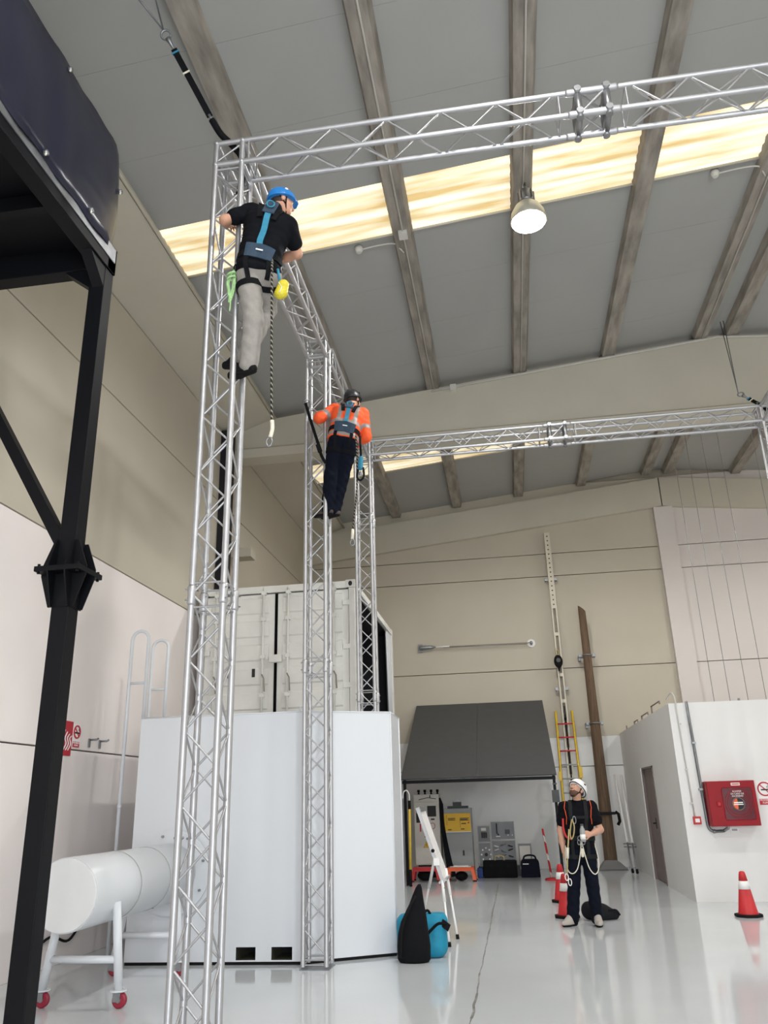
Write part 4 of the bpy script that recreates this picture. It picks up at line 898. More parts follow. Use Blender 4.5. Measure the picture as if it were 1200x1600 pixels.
def sdf_mesh(name, prims, vox, k=.03, infl=0., cuts=(), wrinkle=None):
    """smooth union of primitives -> one closed mesh (surface nets)"""
    m = vox*3+infl+k*.3; B = [bounds(P, m) for P in prims]
    lo = np.min([b[0] for b in B], 0); hi = np.max([b[1] for b in B], 0)
    n = np.ceil((hi-lo)/vox).astype(int)+1
    F = np.full(n, .3, 'f'); ax = [lo[i]+vox*np.arange(n[i]) for i in range(3)]
    for P, (a, b) in zip(prims, B):
        i0 = np.maximum(((a-lo-k)/vox).astype(int), 0); i1 = np.minimum(((b-lo+k)/vox).astype(int)+2, n)
        g = np.stack(np.meshgrid(*[ax[d][i0[d]:i1[d]] for d in range(3)], indexing='ij'), -1).reshape(-1, 3).astype('f')
        sl_ = tuple(slice(i0[d], i1[d]) for d in range(3)); sub = F[sl_]
        dd_ = (sdf_prim(P, g)-infl).reshape(sub.shape); F[sl_] = smin(sub, dd_, pk_(P, k))
    if cuts or wrinkle:
        g = np.stack(np.meshgrid(*ax, indexing='ij'), -1)
        if wrinkle: F = F+wrinkle(g)
        for (pt, nr) in cuts: F = np.maximum(F, (g-np.array(pt)) @ np.array(nr, 'f'))
    S_ = F < 0; c = [S_[i:n[0]-1+i, j:n[1]-1+j, l:n[2]-1+l] for i in (0, 1) for j in (0, 1) for l in (0, 1)]
    cnt = sum(x.astype(np.int8) for x in c); act = (cnt > 0) & (cnt < 8); idx = np.argwhere(act)
    cor = np.array([(i, j, l) for i in (0, 1) for j in (0, 1) for l in (0, 1)])
    val = np.stack([F[idx[:, 0]+o[0], idx[:, 1]+o[1], idx[:, 2]+o[2]] for o in cor], 1)
    acc = np.zeros((len(idx), 3)); num = np.zeros(len(idx))
    for a in range(8):
        for b in range(a+1, 8):
            if np.abs(cor[a]-cor[b]).sum() != 1: continue
            va, vb = val[:, a], val[:, b]; x = (va < 0) != (vb < 0); t_ = np.where(x, va/np.where(va == vb, 1, va-vb), 0)
            acc += np.where(x[:, None], cor[a]+t_[:, None]*(cor[b]-cor[a]), 0); num += x
    vert = lo+vox*(idx+acc/num[:, None])
    vid = np.full(np.array(n)-1, -1, 'i'); vid[tuple(idx.T)] = np.arange(len(idx))
    faces = []
    for d in range(3):
        e, f = (d+1) % 3, (d+2) % 3
        sA = [slice(1, -1)]*3; sB = [slice(1, -1)]*3; sA[d] = slice(0, n[d]-1); sB[d] = slice(1, n[d])
        A_, B_ = S_[tuple(sA)], S_[tuple(sB)]; ch = np.argwhere(A_ != B_)
        if not len(ch): continue
        base = ch.copy(); base[:, e] += 1; base[:, f] += 1
        flip = A_[tuple(ch.T)]
        def cell(de, df): q = base.copy(); q[:, e] -= de; q[:, f] -= df; return vid[tuple(q.T)]
        Q = np.stack([cell(0, 0), cell(1, 0), cell(1, 1), cell(0, 1)], 1); Q[~flip] = Q[~flip][:, ::-1]; faces.append(Q)
    faces = np.concatenate(faces); faces = faces[(faces >= 0).all(1)]
    me = bpy.data.meshes.new(name); nv, nf = len(vert), len(faces)
    me.vertices.add(nv); me.vertices.foreach_set('co', vert.astype('f').ravel())
    me.loops.add(nf*4); me.loops.foreach_set('vertex_index', faces.astype('i').ravel())
    me.polygons.add(nf); me.polygons.foreach_set('loop_start', np.arange(0, nf*4, 4, dtype='i'))
    me.polygons.foreach_set('use_smooth', np.ones(nf, bool)); me.update(calc_edges=True); me.validate()
    return me

def bag_black():
    t = thing('duffel_bag', 'upright black bag with a pointed neck leaning on the turquoise bag', 'bag', (-1.16, 9.22, 0))
    vv = []; ff = []; N = 28; SEC = ((.0, .15, .1, -1.15), (.03, .17, .115, -1.15), (.15, .172, .12, -1.15), (.27, .16, .112, -1.145), (.37, .138, .098, -1.135), (.46, .108, .08, -1.12), (.54, .078, .06, -1.105), (.62, .055, .045, -1.09), (.69, .034, .03, -1.075), (.725, .014, .014, -1.068))
    for si, (z, rx, ry, cx) in enumerate(SEC):
        for k in range(N):
            a = 2*PI*k/N; q = 1+.035*math.sin(3*a+si*1.3)*(si > 1)
            vv.append((cx+rx*q*math.cos(a), 9.2+ry*q*math.sin(a), z))
    for i in range(len(SEC)-1):
        for k in range(N): ff.append((i*N+k, i*N+(k+1) % N, (i+1)*N+(k+1) % N, (i+1)*N+k))
    MB().add(vv, ff, True).add(vv[:N], [tuple(range(N))]).add(vv[-N:], [tuple(range(N))]).build('body', M_blackfab, t)
    tb('strap', cat_spline([(-1.27, 9.1, .05), (-1.25, 9.1, .3), (-1.17, 9.1, .5), (-1.1, 9.13, .62)], 6), .01, M_rubber, t)
bag_black()
t = thing('turquoise_bag', 'turquoise kit bag with black straps behind the black bag', 'bag', (-1.1, 9.5, 0))
pr = [('c', (-1.2, 9.48, .12), .11, (-.95, 9.48, .12), .11), ('c', (-1.22, 9.48, .3), .1, (-.93, 9.48, .33), .1), ('c', (-1.26, 9.45, .1), .09, (-1.27, 9.45, .33), .085), ('c', (-.95, 9.48, .1), .11, (-.93, 9.48, .33), .1), ('c', (-1.1, 9.48, .1), .11, (-1.1, 9.48, .33), .1)]
link('body', sdf_mesh('body', pr, .014, .08, cuts=[((0, 0, .004), (0, 0, -1)), ((0, 0, .42), (0, 0, 1))]), M_cyan, t)
tb('strap', cat_spline([(-1.05, 9.345, .2), (-.98, 9.345, .27), (-.9, 9.36, .33), (-.82, 9.38, .32)], 5), .014, M_blackfab, t)
MB().obox((-.83, 9.4, .31), (.04, 0, -.03), (0, .02, 0), (.015, 0, .03)).build('buckle', M_rubber, t)
tb('top_strap', cat_spline([(-1.08, 9.42, .4), (-1.02, 9.42, .45), (-.98, 9.42, .4)], 5), .014, M_blackfab, t)
t = thing('kit_bag', 'flat black kit bag lying behind the standing man', 'bag', (1.0, 12.2, 0))
pr = [('c', (.86, 12.12, .1), .1, (1.02, 12.12, .09), .1), ('c', (1.02, 12.12, .085), .085, (1.19, 12.14, .06), .06), ('c', (.85, 12.12, .15), .06, (.9, 12.12, .17), .05)]
link('body', sdf_mesh('body', pr, .014, .08, cuts=[((0, 0, .003), (0, 0, -1))]), mat('charcoal_bag', s(30, 31, 34), .85, spec=.2, bump=.2), t)
tb('grab_handle', cat_spline([(1.1, 12.05, .12), (1.2, 12.06, .12), (1.25, 12.1, .06)], 5), .014, M_rubber, t)

t = thing('flip_chart', 'white flip chart easel on tripod legs, seen from its side', 'easel', (-1.05, 10.3, 0))
a = Vector((-1.215, 10.55, 1.47)); b = Vector((-.915, 10.33, .63)); dn = (b-a).normalized(); wv = Vector((.0, 1, 0)).normalized(); nr = dn.cross(wv).normalized()
cen = (a+b)/2+wv*.34
MB().obox(cen, dn*(b-a).length/2, wv*.34, nr*.012).build('board', M_whitepr, t, bevel=.004)
MB().obox(cen-wv*.33, dn*(b-a).length/2, wv*.012, nr*.02).build('edge_profile', M_alu, t); MB().obox(cen+wv*.33, dn*(b-a).length/2, wv*.012, nr*.02).build('edge_profile', M_alu, t)
MB().obox(a+dn*.03+wv*.3, dn*.03, wv*.28, nr*.03).build('paper_clamp', M_zinc, t)
MB().obox(b-dn*.02+wv*.3, dn*.012, wv*.28, nr*.05).build('pen_tray', M_alu, t)
for tp, ft in (((-.935, 10.38, .72), (-.855, 10.08, .02)), ((-.92, 10.85, .75), (-.8, 10.62, .02)), ((-1.02, 10.5, .88), (-1.33, 11.45, .02))):
    tp = Vector(tp); ft = Vector(ft); m_ = tp+(ft-tp)*.3
    MB().tube([tp, m_+(ft-tp)*.1], .018, 10).build('leg', M_whitepr, t); lg = MB().tube([m_, ft], .013, 10).build('lower_leg', M_whitepr, t)
    MB().tube([ft-Vector((0, 0, .02)), ft+(tp-ft).normalized()*.03], .02, 8).build('rubber_foot', M_rubber, lg)
MB().ell((-1.03, 10.42, .98), .022, .022, .022).build('clamp_knob', M_rubber, t); bx('leg_bracket', -1.02, -.95, 10.36, 10.44, .82, .9, M_whitepr, t)
tb('spreader', [(-1.0, 10.6, .6), (-.9, 10.3, .58)], .006, M_zinc, t, 6)

# ------------------------------------------------------------------ people
def A(v): return np.array(v, float)
def unit(v): v = A(v); return v/np.linalg.norm(v)
def rows(r, f, u): return np.array([r, f, u])
def head_prims(c, f, u):
    f = unit(f); u = unit(A(u)-f*(A(u) @ f)); r = np.cross(f, u); R = rows(r, f, u); c = A(c)
    P = [('e', c+u*.025-f*.008, R, (.075, .095, .098)), ('e', c+f*.022-u*.035, R, (.062, .072, .082)), ('e', c+f*.045-u*.08, R, (.044, .045, .034)),
         ('c', c+f*.088+u*.012, .009, c+f*.106-u*.024, .014, .012), ('c', c+f*.098-u*.026-r*.012, .009, c+f*.098-u*.026+r*.012, .009, .008),
         ('c', c+f*.083+u*.026-r*.034, .011, c+f*.083+u*.026+r*.034, .011, .02), ('c', c+f*.085-u*.055-r*.018, .009, c+f*.085-u*.055+r*.018, .009, .012)]
    for sg in (-1, 1):
        P.append(('e', c+r*sg*.077-f*.012-u*.004, rows(r, f, u), (.012, .022, .033), .008)); P.append(('e', c+r*sg*.04+f*.062-u*.025, R, (.025, .025, .022), .02))
    return P, c, f, u, r
def hand_prims(w_, d, n, curl=.5, thumb=1):
    d = unit(d); n = unit(A(n)-d*(A(n) @ d)); s_ = np.cross(n, d)*thumb; w_ = A(w_); K = .006
    P = [('e', w_+d*.05, rows(d, s_, n), (.054, .042, .017), .02)]
    for i, L in enumerate((.038, .044, .041, .031)):
        b_ = w_+d*(.086-.006*abs(i-1.3))+s_*(.03-.0205*i); c1 = curl*.7; q1 = b_+(d*math.cos(c1)+n*math.sin(c1))*L
        c2 = curl*1.7; q2 = q1+(d*math.cos(c2)+n*math.sin(c2))*L*.68; c3 = curl*2.5; q3 = q2+(d*math.cos(c3)+n*math.sin(c3))*L*.5
        P += [('c', b_, .0092, q1, .0085, K), ('c', q1, .0085, q2, .0078, K), ('c', q2, .0078, q3, .0066, K)]
    b_ = w_+d*.03+s_*.03; q1 = b_+unit(s_*.75+d*.6+n*.35)*.04; q2 = q1+unit(d*.8+s_*.1+n*.6)*.032
    P += [('c', b_, .014, q1, .011, .012), ('c', q1, .0105, q2, .0085, K)]
    return P
def resample(P, n):
    P = np.array([list(p) for p in P]); d = np.r_[0, np.cumsum(np.linalg.norm(np.diff(P, axis=0), axis=1))]; t_ = np.linspace(0, d[-1], n)
    return np.stack([np.interp(t_, d, P[:, i]) for i in range(3)], 1)
def grad(prims, q, k, infl):
    e = .004; g = np.stack([feval(prims, q+np.eye(3)[i]*e, k, infl)-feval(prims, q-np.eye(3)[i]*e, k, infl) for i in range(3)], 1)
    return g/np.maximum(np.linalg.norm(g, axis=1), 1e-6)[:, None]
def ribbon(name, pts, width, thick, prims, m, parent, k=.05, infl=0., off=.003, n=24, closed=False, plane=None):
    q = resample(list(pts)+([pts[0]] if closed else []), n+1 if closed else n)
    if closed: q = q[:-1]
    for _ in range(7):
        g = grad(prims, q, k, infl); q = q-g*(feval(prims, q, k, infl)-off)[:, None]
        if plane is not None: nn = unit(plane[1]); q = q-np.outer((q-A(plane[0])) @ nn, nn)
    g = grad(prims, q, k, infl)
    for _ in range(2): g = g+np.roll(g, 1, 0)*.5+np.roll(g, -1, 0)*.5 if closed else np.concatenate([g[:1], g[1:-1]+(g[2:]+g[:-2])*.7, g[-1:]]); g /= np.linalg.norm(g, axis=1)[:, None]
    tn = np.roll(q, -1, 0)-np.roll(q, 1, 0)
    if not closed: tn[0] = q[1]-q[0]; tn[-1] = q[-1]-q[-2]
    sd = np.cross(tn, g); sd /= np.maximum(np.linalg.norm(sd, axis=1), 1e-6)[:, None]
    vv = []; ff = []; N = len(q)
    for i in range(N): vv += [q[i]-sd[i]*width/2, q[i]+sd[i]*width/2, q[i]+sd[i]*width/2+g[i]*thick, q[i]-sd[i]*width/2+g[i]*thick]
    for i in range(N if closed else N-1):
        a, b_ = 4*i, 4*((i+1) % N)
        for j in range(4): ff.append((a+j, a+(j+1) % 4, b_+(j+1) % 4, b_+j))
    if not closed: ff += [(3, 2, 1, 0), (4*N-4, 4*N-3, 4*N-2, 4*N-1)]
    return MB().add(vv, ff, False).build(name, m, parent)
def circle(c, ax, R, n=30):
    ax = unit(ax); a = unit(np.cross(ax, (.3, .5, .8))); b_ = np.cross(ax, a); return [A(c)+(a*math.cos(2*PI*i/n)+b_*math.sin(2*PI*i/n))*R for i in range(n)]

def shoe(t, an, d, up, m_up, m_sole):
    an = A(an); up = unit(up); d = unit(A(d)-up*(A(d) @ up)); L = [('c', an-up*.055-d*.035, .04, an-up*.058+d*.1, .045), ('c', an-up*.058+d*.1, .043, an-up*.062+d*.17, .032), ('c', an+up*.02, .05, an-up*.03+d*.02, .048), ('c', an+up*.03+d*.01, .048, an-up*.03+d*.09, .04)]
    o = link('shoe', sdf_mesh('shoe', L, .008, .03, cuts=[(an-up*.078, -up), (an+up*.045-d*.01, up)]), m_up, t)
    link('sole', sdf_mesh('sole', L[:2], .008, .03, .005, cuts=[(an-up*.077, up), (an-up*.1, -up)]), m_sole, o)
    for i in range(3): q = an+d*(.06+.028*i)-up*(.012+.012*i); sd = np.cross(d, up)*.022; MB().tube([q-sd, q+sd], .004, 5).build('lace', m_sole if m_sole is M_sole else M_rubber, o)

def person(name, label, J, face, hup, lat, feet, m_skin, m_shirt, m_tr, m_helm, sleeve, hands, shoes, beard=False, harness=(M_blackfab, M_slate, M_teal), stripes=False, hair=M_hair, gloves=None, trim=None, socks=False):
    lat = unit(lat)                          # towards the person's right-hand side
    t = thing(name, label, 'person', J['base'])
    J = {k_: A(v) for k_, v in J.items()}
    wai, pel, che, nek = J['wai'], J['pel'], J['che'], J['nek']; upv = unit(che-pel); fr = np.cross(upv, lat)
    torso = [('c', pel-lat*.07, .098, pel+lat*.07, .098), ('c', wai-lat*.06, .096, wai+lat*.06, .096), ('c', che-lat*.08, .108, che+lat*.08, .108),
             ('c', J['shL'], .05, J['shR'], .05), ('c', che, .11, nek, .055)]
    for o_ in (-1, 1): torso += [('c', wai+lat*o_*.06, .096, che+lat*o_*.085, .104), ('c', pel+lat*o_*.07, .098, wai+lat*o_*.06, .096), ('c', che+lat*o_*.08, .1, (J['shR'] if o_ > 0 else J['shL'])*.75+nek*.25-upv*.04, .07)]
    arms = []
    for sd in 'LR': arms += [('c', J['sh'+sd], .05, J['el'+sd], .042), ('c', J['el'+sd], .043, J['el'+sd]*.5+J['wr'+sd]*.5, .041), ('c', J['el'+sd]*.5+J['wr'+sd]*.5, .04, J['wr'+sd], .028)]
    legs = []
    for sd in 'LR':
        h_, k_, a_ = J['hip'+sd], J['kn'+sd], J['an'+sd]
        legs += [('c', h_, .085, k_, .058), ('c', k_, .058, k_*.62+a_*.38, .056), ('c', k_*.62+a_*.38, .055, a_, .04), ('c', a_, .04, a_+unit(feet[sd][0])*.13-A(feet[sd][1])*.05, .03)]
    hp, hc, hf, hu, hr = head_prims(J['hed'], face, hup)
    body = torso+arms+legs+[('c', nek, .056, hc-hu*.06-hf*.02, .053)]+hp
    for sd in 'LR': body += hand_prims(J['wr'+sd], *hands[sd])
    bo = link('body', sdf_mesh('body', body, .006, .025), m_skin, t)
    # face
    for sg in (-1, 1):
        e = hc+hf*.083+hr*sg*.031+hu*.008; R3 = Matrix(rows(hr, hf, hu).tolist()).transposed()
        ey = MB().ell(e, .014, .009, .008, 10, 6, R3).build('eye', M_eye, bo); MB().ell(e+hf*.0075, .0055, .004, .0055, 8, 5, R3).build('iris', M_print, bo)
        MB().ell(e+hu*.02+hf*.006, .02, .006, .004, 10, 5, R3).build('eyebrow', hair, bo)
    MB().ell(hc+hf*.091-u_(hu, .056), .021, .006, .005, 10, 5, Matrix(rows(hr, hf, hu).tolist()).transposed()).build('mouth', M_lips, bo)
    if beard:
        link('beard', sdf_mesh('beard', [P for P in hp[1:3]], .006, .02, .003, cuts=[(hc-hu*.05+hf*.075, unit(hu*.8+hf*.1)), (hc+hf*.015, -hf)]), M_beard, t)
        ms = hc+hf*.094-hu*.043; MB().ell(ms, .028, .007, .007, 10, 5, R3).build('moustache', M_beard, t)
    link('hair', sdf_mesh('hair', [('e', hc+hu*.022-hf*.012, rows(hr, hf, hu), (.079, .095, .1))], .008, .02, .002, cuts=[(hc+hf*.02+hu*.0, unit(hf*.8-hu*.25)), (hc-hu*.055, -hu)]), hair, t)
    # clothes
    scut = []
    sl = [P for P in torso]; inf = .014
    for sd in 'LR':
        a_, b_ = J['sh'+sd], J['el'+sd]
        if sleeve == 'short': sl.append(('c', a_, .05, a_+(b_-a_)*.62, .053))
        else: sl += [('c', a_, .055, b_, .048), ('c', b_, .047, b_+(J['wr'+sd]-b_)*.9, .037)]
    def wr_(g): x, y, z = g[..., 0], g[..., 1], g[..., 2]; return .0035*np.sin(x*38+z*55+y*20)*np.sin(z*31-x*17)
    hem = pel-upv*(.02 if sleeve != 'short' else .05)
    sh = link('shirt', sdf_mesh('shirt', sl, .008, .03, inf+.004, cuts=[(hem, -upv), (nek+upv*.045, unit(upv*.9+fr*.3))], wrinkle=wr_), m_shirt, t)
    sh.name = 'shirt' if sleeve == 'short' else 'jacket'
    if stripes:
        sh.data.materials.append(M_reflect); me = sh.data; n = len(me.polygons); c = np.empty(n*3, 'f'); me.polygons.foreach_get('center', c); c = c.reshape(-1, 3).astype(float)
        h_ = (c-pel) @ upv; la = (c-pel) @ lat; H = float((che-pel) @ upv); mi = np.zeros(n, 'i')
        dt = feval(torso, c, .03); da_ = np.full(n, 9.)
        for sd in 'LR':
            for a_, b_, spots in ((J['sh'+sd], J['el'+sd], (.62,)), (J['el'+sd], J['wr'+sd], (.45,))):
                ba = b_-a_; L2 = ba @ ba; q = (c-a_) @ ba/L2; dist = np.linalg.norm(c-a_-np.clip(q, 0, 1)[:, None]*ba, axis=1)
                near = (dist < .085) & (dt > .015); L_ = math.sqrt(L2)
                for sp in spots: mi[near & (np.abs(q-sp)*L_ < .028)] = 1
        onT = dt < .03
        mi[onT & (np.abs(h_-H*.55) < .026)] = 1; mi[onT & (np.abs(h_-H*.05) < .026)] = 1
        mi[onT & (h_ > H*.55) & (np.abs(np.abs(la)-.1) < .025)] = 1
        me.polygons.foreach_set('material_index', mi)
    tr = [('c', pel-lat*.07, .098, pel+lat*.07, .098), ('c', wai*.5+pel*.5-lat*.06, .1, wai*.5+pel*.5+lat*.06, .1)]; cu_ = [(pel+upv*.085, upv)]
    for sd in 'LR':
        h_, k_, a_ = J['hip'+sd], J['kn'+sd], J['an'+sd]; e_ = a_+(a_-k_)*.05
        tr += [('c', h_, .098, k_, .071, .02), ('c', k_, .073, e_, .066, .02)]
    link('trousers', sdf_mesh('trousers', tr, .009, .03, .010, cuts=cu_, wrinkle=lambda g: .0045*np.sin(g[..., 2]*48+g[..., 0]*25)*np.sin(g[..., 0]*33+g[..., 1]*27+g[..., 2]*13)), m_tr, t)
    for sd in 'LR':
        shoe(t, J['an'+sd], feet[sd][0], feet[sd][1], *shoes)
        if socks: MB().tube([J['an'+sd]-A((0, 0, .01)), J['an'+sd]+(J['kn'+sd]-J['an'+sd])*.2], [.05, .056], 12).build('sock', M_rubber, t)
    if gloves is not None:
        for sd in gloves[1]: link('glove', sdf_mesh('glove', hand_prims(J['wr'+sd], *hands[sd])+[('c', J['wr'+sd], .03, J['wr'+sd]+(J['el'+sd]-J['wr'+sd])*.15, .034)], .006, .012, .004), gloves[0], t)
    # helmet
    H_ = [('e', hc+hu*.035-hf*.004, rows(hr, hf, hu), (.108, .132, .118))]
    hm = link('helmet', sdf_mesh('helmet', H_, .007, .02, 0, cuts=[(hc+hu*.012, unit(-hu+hf*.22))]), m_helm, t)
    rim = [hc+hu*.014+hr*(.109*math.cos(a_))+hf*(.13*math.sin(a_)-.004)+hu*.028*math.sin(a_) for a_ in [k_*PI/14 for k_ in range(28)]]
    MB().tube(rim, .006, 6, closed=True).build('rim', m_helm if m_helm is not M_whiteh else M_rubber, hm)
    MB().prism([hc+hu*.045+hf*.115+hr*x_ for x_ in (-.06, .06)]+[hc+hu*.04+hf*.142+hr*x_ for x_ in (.03, -.03)], hu*.006).build('peak', m_helm, hm)
    for sg in (-1, 1): MB().ell(hc+hr*sg*.1+hu*.085, .006, .018, .01, 8, 5, Matrix(rows(hr, hf, hu).tolist()).transposed()).build('vent', M_rubber if m_helm is not M_blueh else M_whitepr, hm)
    MB().ell(hc+hu*.1-hf*.105, .03, .012, .018, 10, 6, Matrix(rows(hr, hf, hu).tolist()).transposed()).build('sticker', M_whitepr if m_helm is M_blueh else M_grey, hm)
    for sg in (-1, 1):
        MB().tube([hc+hr*sg*.082+hu*.03+hf*.01, hc+hr*sg*.07-hu*.06+hf*.02, hc+hr*sg*.02-hu*.122+hf*.045, hc-hu*.125+hf*.045], .006, 5).build('chin_strap', M_rubber, hm)
        MB().tube([hc+hr*sg*.08+hu*.02-hf*.06, hc+hr*sg*.07-hu*.06+hf*.02], .006, 5).build('chin_strap', M_rubber, hm)
    # harness
    W, PAD, ACC = harness; k0 = .04; pi = .018
    hn = ribbon('harness', circle(pel+upv*.085, upv, .22), .055, .007, torso, W, t, k0, pi, plane=(pel+upv*.085, upv), closed=True, n=40, off=.004)
    for sd in 'LR':
        h_, k_ = J['hip'+sd], J['kn'+sd]; ax = unit(k_-h_); c = h_+(k_-h_)*.24
        ribbon('leg_loop', circle(c, ax, .17), .05, .008, [('c', h_, .098, k_, .071)], W, hn, k0, .008, plane=(c, ax), closed=True, n=28, off=.006)
        o_ = 1 if sd == 'R' else -1
        for f_, nm in ((-1, 'rear_riser'), (1, 'front_riser')):
            ribbon(nm, [pel+upv*.08+lat*o_*.09+fr*f_*.12, pel-upv*.02+lat*o_*.1+fr*f_*.13, c+fr*f_*.1], .04, .006, torso+tr, W, hn, k0, .012, n=10, off=.006)
        ss = J['sh'+sd]*.55+nek*.45+upv*.02
        ribbon('shoulder_strap', [che+lat*o_*.06-upv*.02-fr*.14, ss-fr*.06, ss+upv*.05, ss+fr*.07-upv*.02, che+lat*o_*.1+fr*.15, wai+lat*o_*.08+fr*.13], .045, .007, sl, W, hn, k0, pi, n=26, off=.005)
        if trim: ribbon('strap_piping', [ss+upv*.03+lat*o_*.06+fr*.05, ss+fr*.09-upv*.06+lat*o_*.075, che+lat*o_*.14+fr*.1, che-upv*.08+lat*o_*.15+fr*.08], .007, .005, sl, trim, hn, k0, pi, n=16, off=.004)
    ribbon('dorsal_strap', [nek-upv*.02-fr*.11, che-upv*.02-fr*.14, wai-fr*.13, pel+upv*.08-fr*.13], .05, .008, sl, ACC, hn, k0, pi, n=20, off=.009)
    ribbon('lumbar_pad', [pel+upv*.09-lat*.11-fr*.11, pel+upv*.1-fr*.15, pel+upv*.09+lat*.11-fr*.11], .125, .016, sl, PAD, hn, k0, pi, n=14, off=.01)
    ribbon('pad_label', [pel+upv*.1-lat*.03-fr*.16, pel+upv*.1+lat*.03-fr*.16], .012, .003, sl, M_whitepr, hn, k0, pi, n=6, off=.03)
    ribbon('dorsal_pad', [nek-upv*.0-fr*.1, che+upv*.03-fr*.14], .1, .012, sl, PAD, hn, k0, pi, n=8, off=.014)
    dq = nek*.6+che*.4-fr*.165
    MB().tube([dq+(upv*math.cos(a_)+lat*math.sin(a_))*.032 for a_ in [k_*PI/8 for k_ in range(16)]], .007, 6, closed=True).build('dorsal_ring', ACC, hn)
    ribbon('sternal_strap', [che-lat*.11+fr*.14, che+fr*.16, che+lat*.11+fr*.14], .035, .006, sl, W, hn, k0, pi, n=8, off=.012)
    MB().tube([pel+upv*.085+fr*.155+(lat*math.cos(a_)+upv*math.sin(a_))*.03 for a_ in [k_*PI/8 for k_ in range(16)]], .006, 6, closed=True).build('belt_ring', M_zinc, hn)
    for o_ in (-1, 1): MB().tube([pel+upv*.075+lat*o_*.185+(fr*math.cos(a_)+upv*math.sin(a_))*.026 for a_ in [k_*PI/8 for k_ in range(16)]], .006, 6, closed=True).build('side_ring', M_zinc, hn)
    return t
def u_(v, k_): return v*k_
UP = (0, 0, 1)
# climber in black T-shirt on the nearest tower, back to the camera
person('person', 'climber in black T-shirt, grey trousers and blue helmet high on nearest truss', dict(base=(-1.85, 5.45, 4.82),
    pel=(-1.769, 5.36, 5.724), wai=(-1.75, 5.36, 5.92), che=(-1.70, 5.38, 6.17), nek=(-1.665, 5.42, 6.385), hed=(-1.628, 5.52, 6.535),
    hipL=(-1.855, 5.37, 5.68), hipR=(-1.69, 5.39, 5.67), knL=(-1.805, 5.38, 5.252), anL=(-1.858, 5.46, 4.918), knR=(-1.765, 5.6, 5.511), anR=(-1.93, 5.56, 5.06),
    shL=(-1.855, 5.36, 6.35), elL=(-2.05, 5.27, 6.215), wrL=(-2.09, 5.5, 6.36), shR=(-1.525, 5.40, 6.19), elR=(-1.50, 5.58, 6.03), wrR=(-1.70, 5.68, 6.06)),
    (.8, .55, -.12), (0, .1, 1), (.93, .2, -.28), {'L': ((-.96, .28, 0), UP), 'R': ((-1, .1, 0), UP)}, M_skin, M_tshirt, M_greytr, M_blueh, 'short',
    {'L': ((-.1, .6, .8), (.2, .8, -.5), 1.0, -1), 'R': ((-.9, .2, .1), (0, 0, -1), .9, 1)}, (M_rubber, M_rubber))
# climber in orange on the middle tower
person('person', 'climber in orange hi-vis jacket and navy trousers on middle truss tower', dict(base=(-1.93, 8.87, 4.8),
    pel=(-1.743, 8.74, 5.735), wai=(-1.715, 8.75, 5.9), che=(-1.69, 8.80, 6.07), nek=(-1.672, 8.88, 6.235), hed=(-1.655, 8.97, 6.375),
    hipL=(-1.83, 8.75, 5.69), hipR=(-1.67, 8.77, 5.68), knL=(-1.905, 8.76, 5.26), anL=(-1.965, 8.86, 4.902), knR=(-1.785, 8.87, 5.28), anR=(-1.89, 8.92, 4.901),
    shL=(-1.865, 8.82, 6.2), elL=(-2.03, 8.69, 6.03), wrL=(-2.08, 8.9, 6.18), shR=(-1.505, 8.86, 6.12), elR=(-1.475, 8.86, 5.80), wrR=(-1.66, 9.02, 5.76)),
    (.35, .9, -.1), (0, .25, 1), (.95, .2, -.2), {'L': ((-.96, .28, 0), UP), 'R': ((-.95, .3, 0), UP)}, M_skin, M_orange, M_navytr, M_blackh, 'long',
    {'L': ((-.1, .7, .6), (.2, .7, -.6), 1.0, -1), 'R': ((-.9, .3, .1), (0, 0, -1), .9, 1)}, (mat('brown_boot', s(70, 58, 52), .8), M_rubber), stripes=True, socks=True, gloves=(M_glovegrey, 'LR'))
# standing man looking up
person('person', 'bearded man in white helmet standing on floor and looking up', dict(base=(.78, 11.6, 0),
    pel=(.795, 11.6, .95), wai=(.80, 11.6, 1.1), che=(.81, 11.6, 1.29), nek=(.815, 11.6, 1.475), hed=(.825, 11.575, 1.625),
    hipL=(.885, 11.6, .9), hipR=(.705, 11.6, .9), knL=(.895, 11.57, .5), anL=(.915, 11.6, .1), knR=(.665, 11.57, .5), anR=(.612, 11.6, .1),
    shL=(.99, 11.6, 1.42), elL=(1.07, 11.58, 1.13), wrL=(.925, 11.37, 1.085), shR=(.63, 11.6, 1.42), elR=(.56, 11.63, 1.13), wrR=(.575, 11.58, .87)),
    (-.55, -.55, .6), (.3, .3, .9), (-1, .05, 0), {'L': ((.05, -1, 0), UP), 'R': ((-.75, -.7, 0), UP)}, M_skin2, M_tshirt, M_navytr, M_whiteh, 'short',
    {'L': ((-.75, -.35, .1), (0, .45, -.1), 1.0, -1), 'R': ((.05, -.1, -1), (1, 0, 0), .45, 1)}, (mat('pale_trainer', s(176, 168, 160), .8), M_rubber), beard=True, harness=(mat('charcoal_webbing', s(25, 26, 28), .75, spec=.25), M_rubber, M_rubber), trim=M_orange, socks=True)

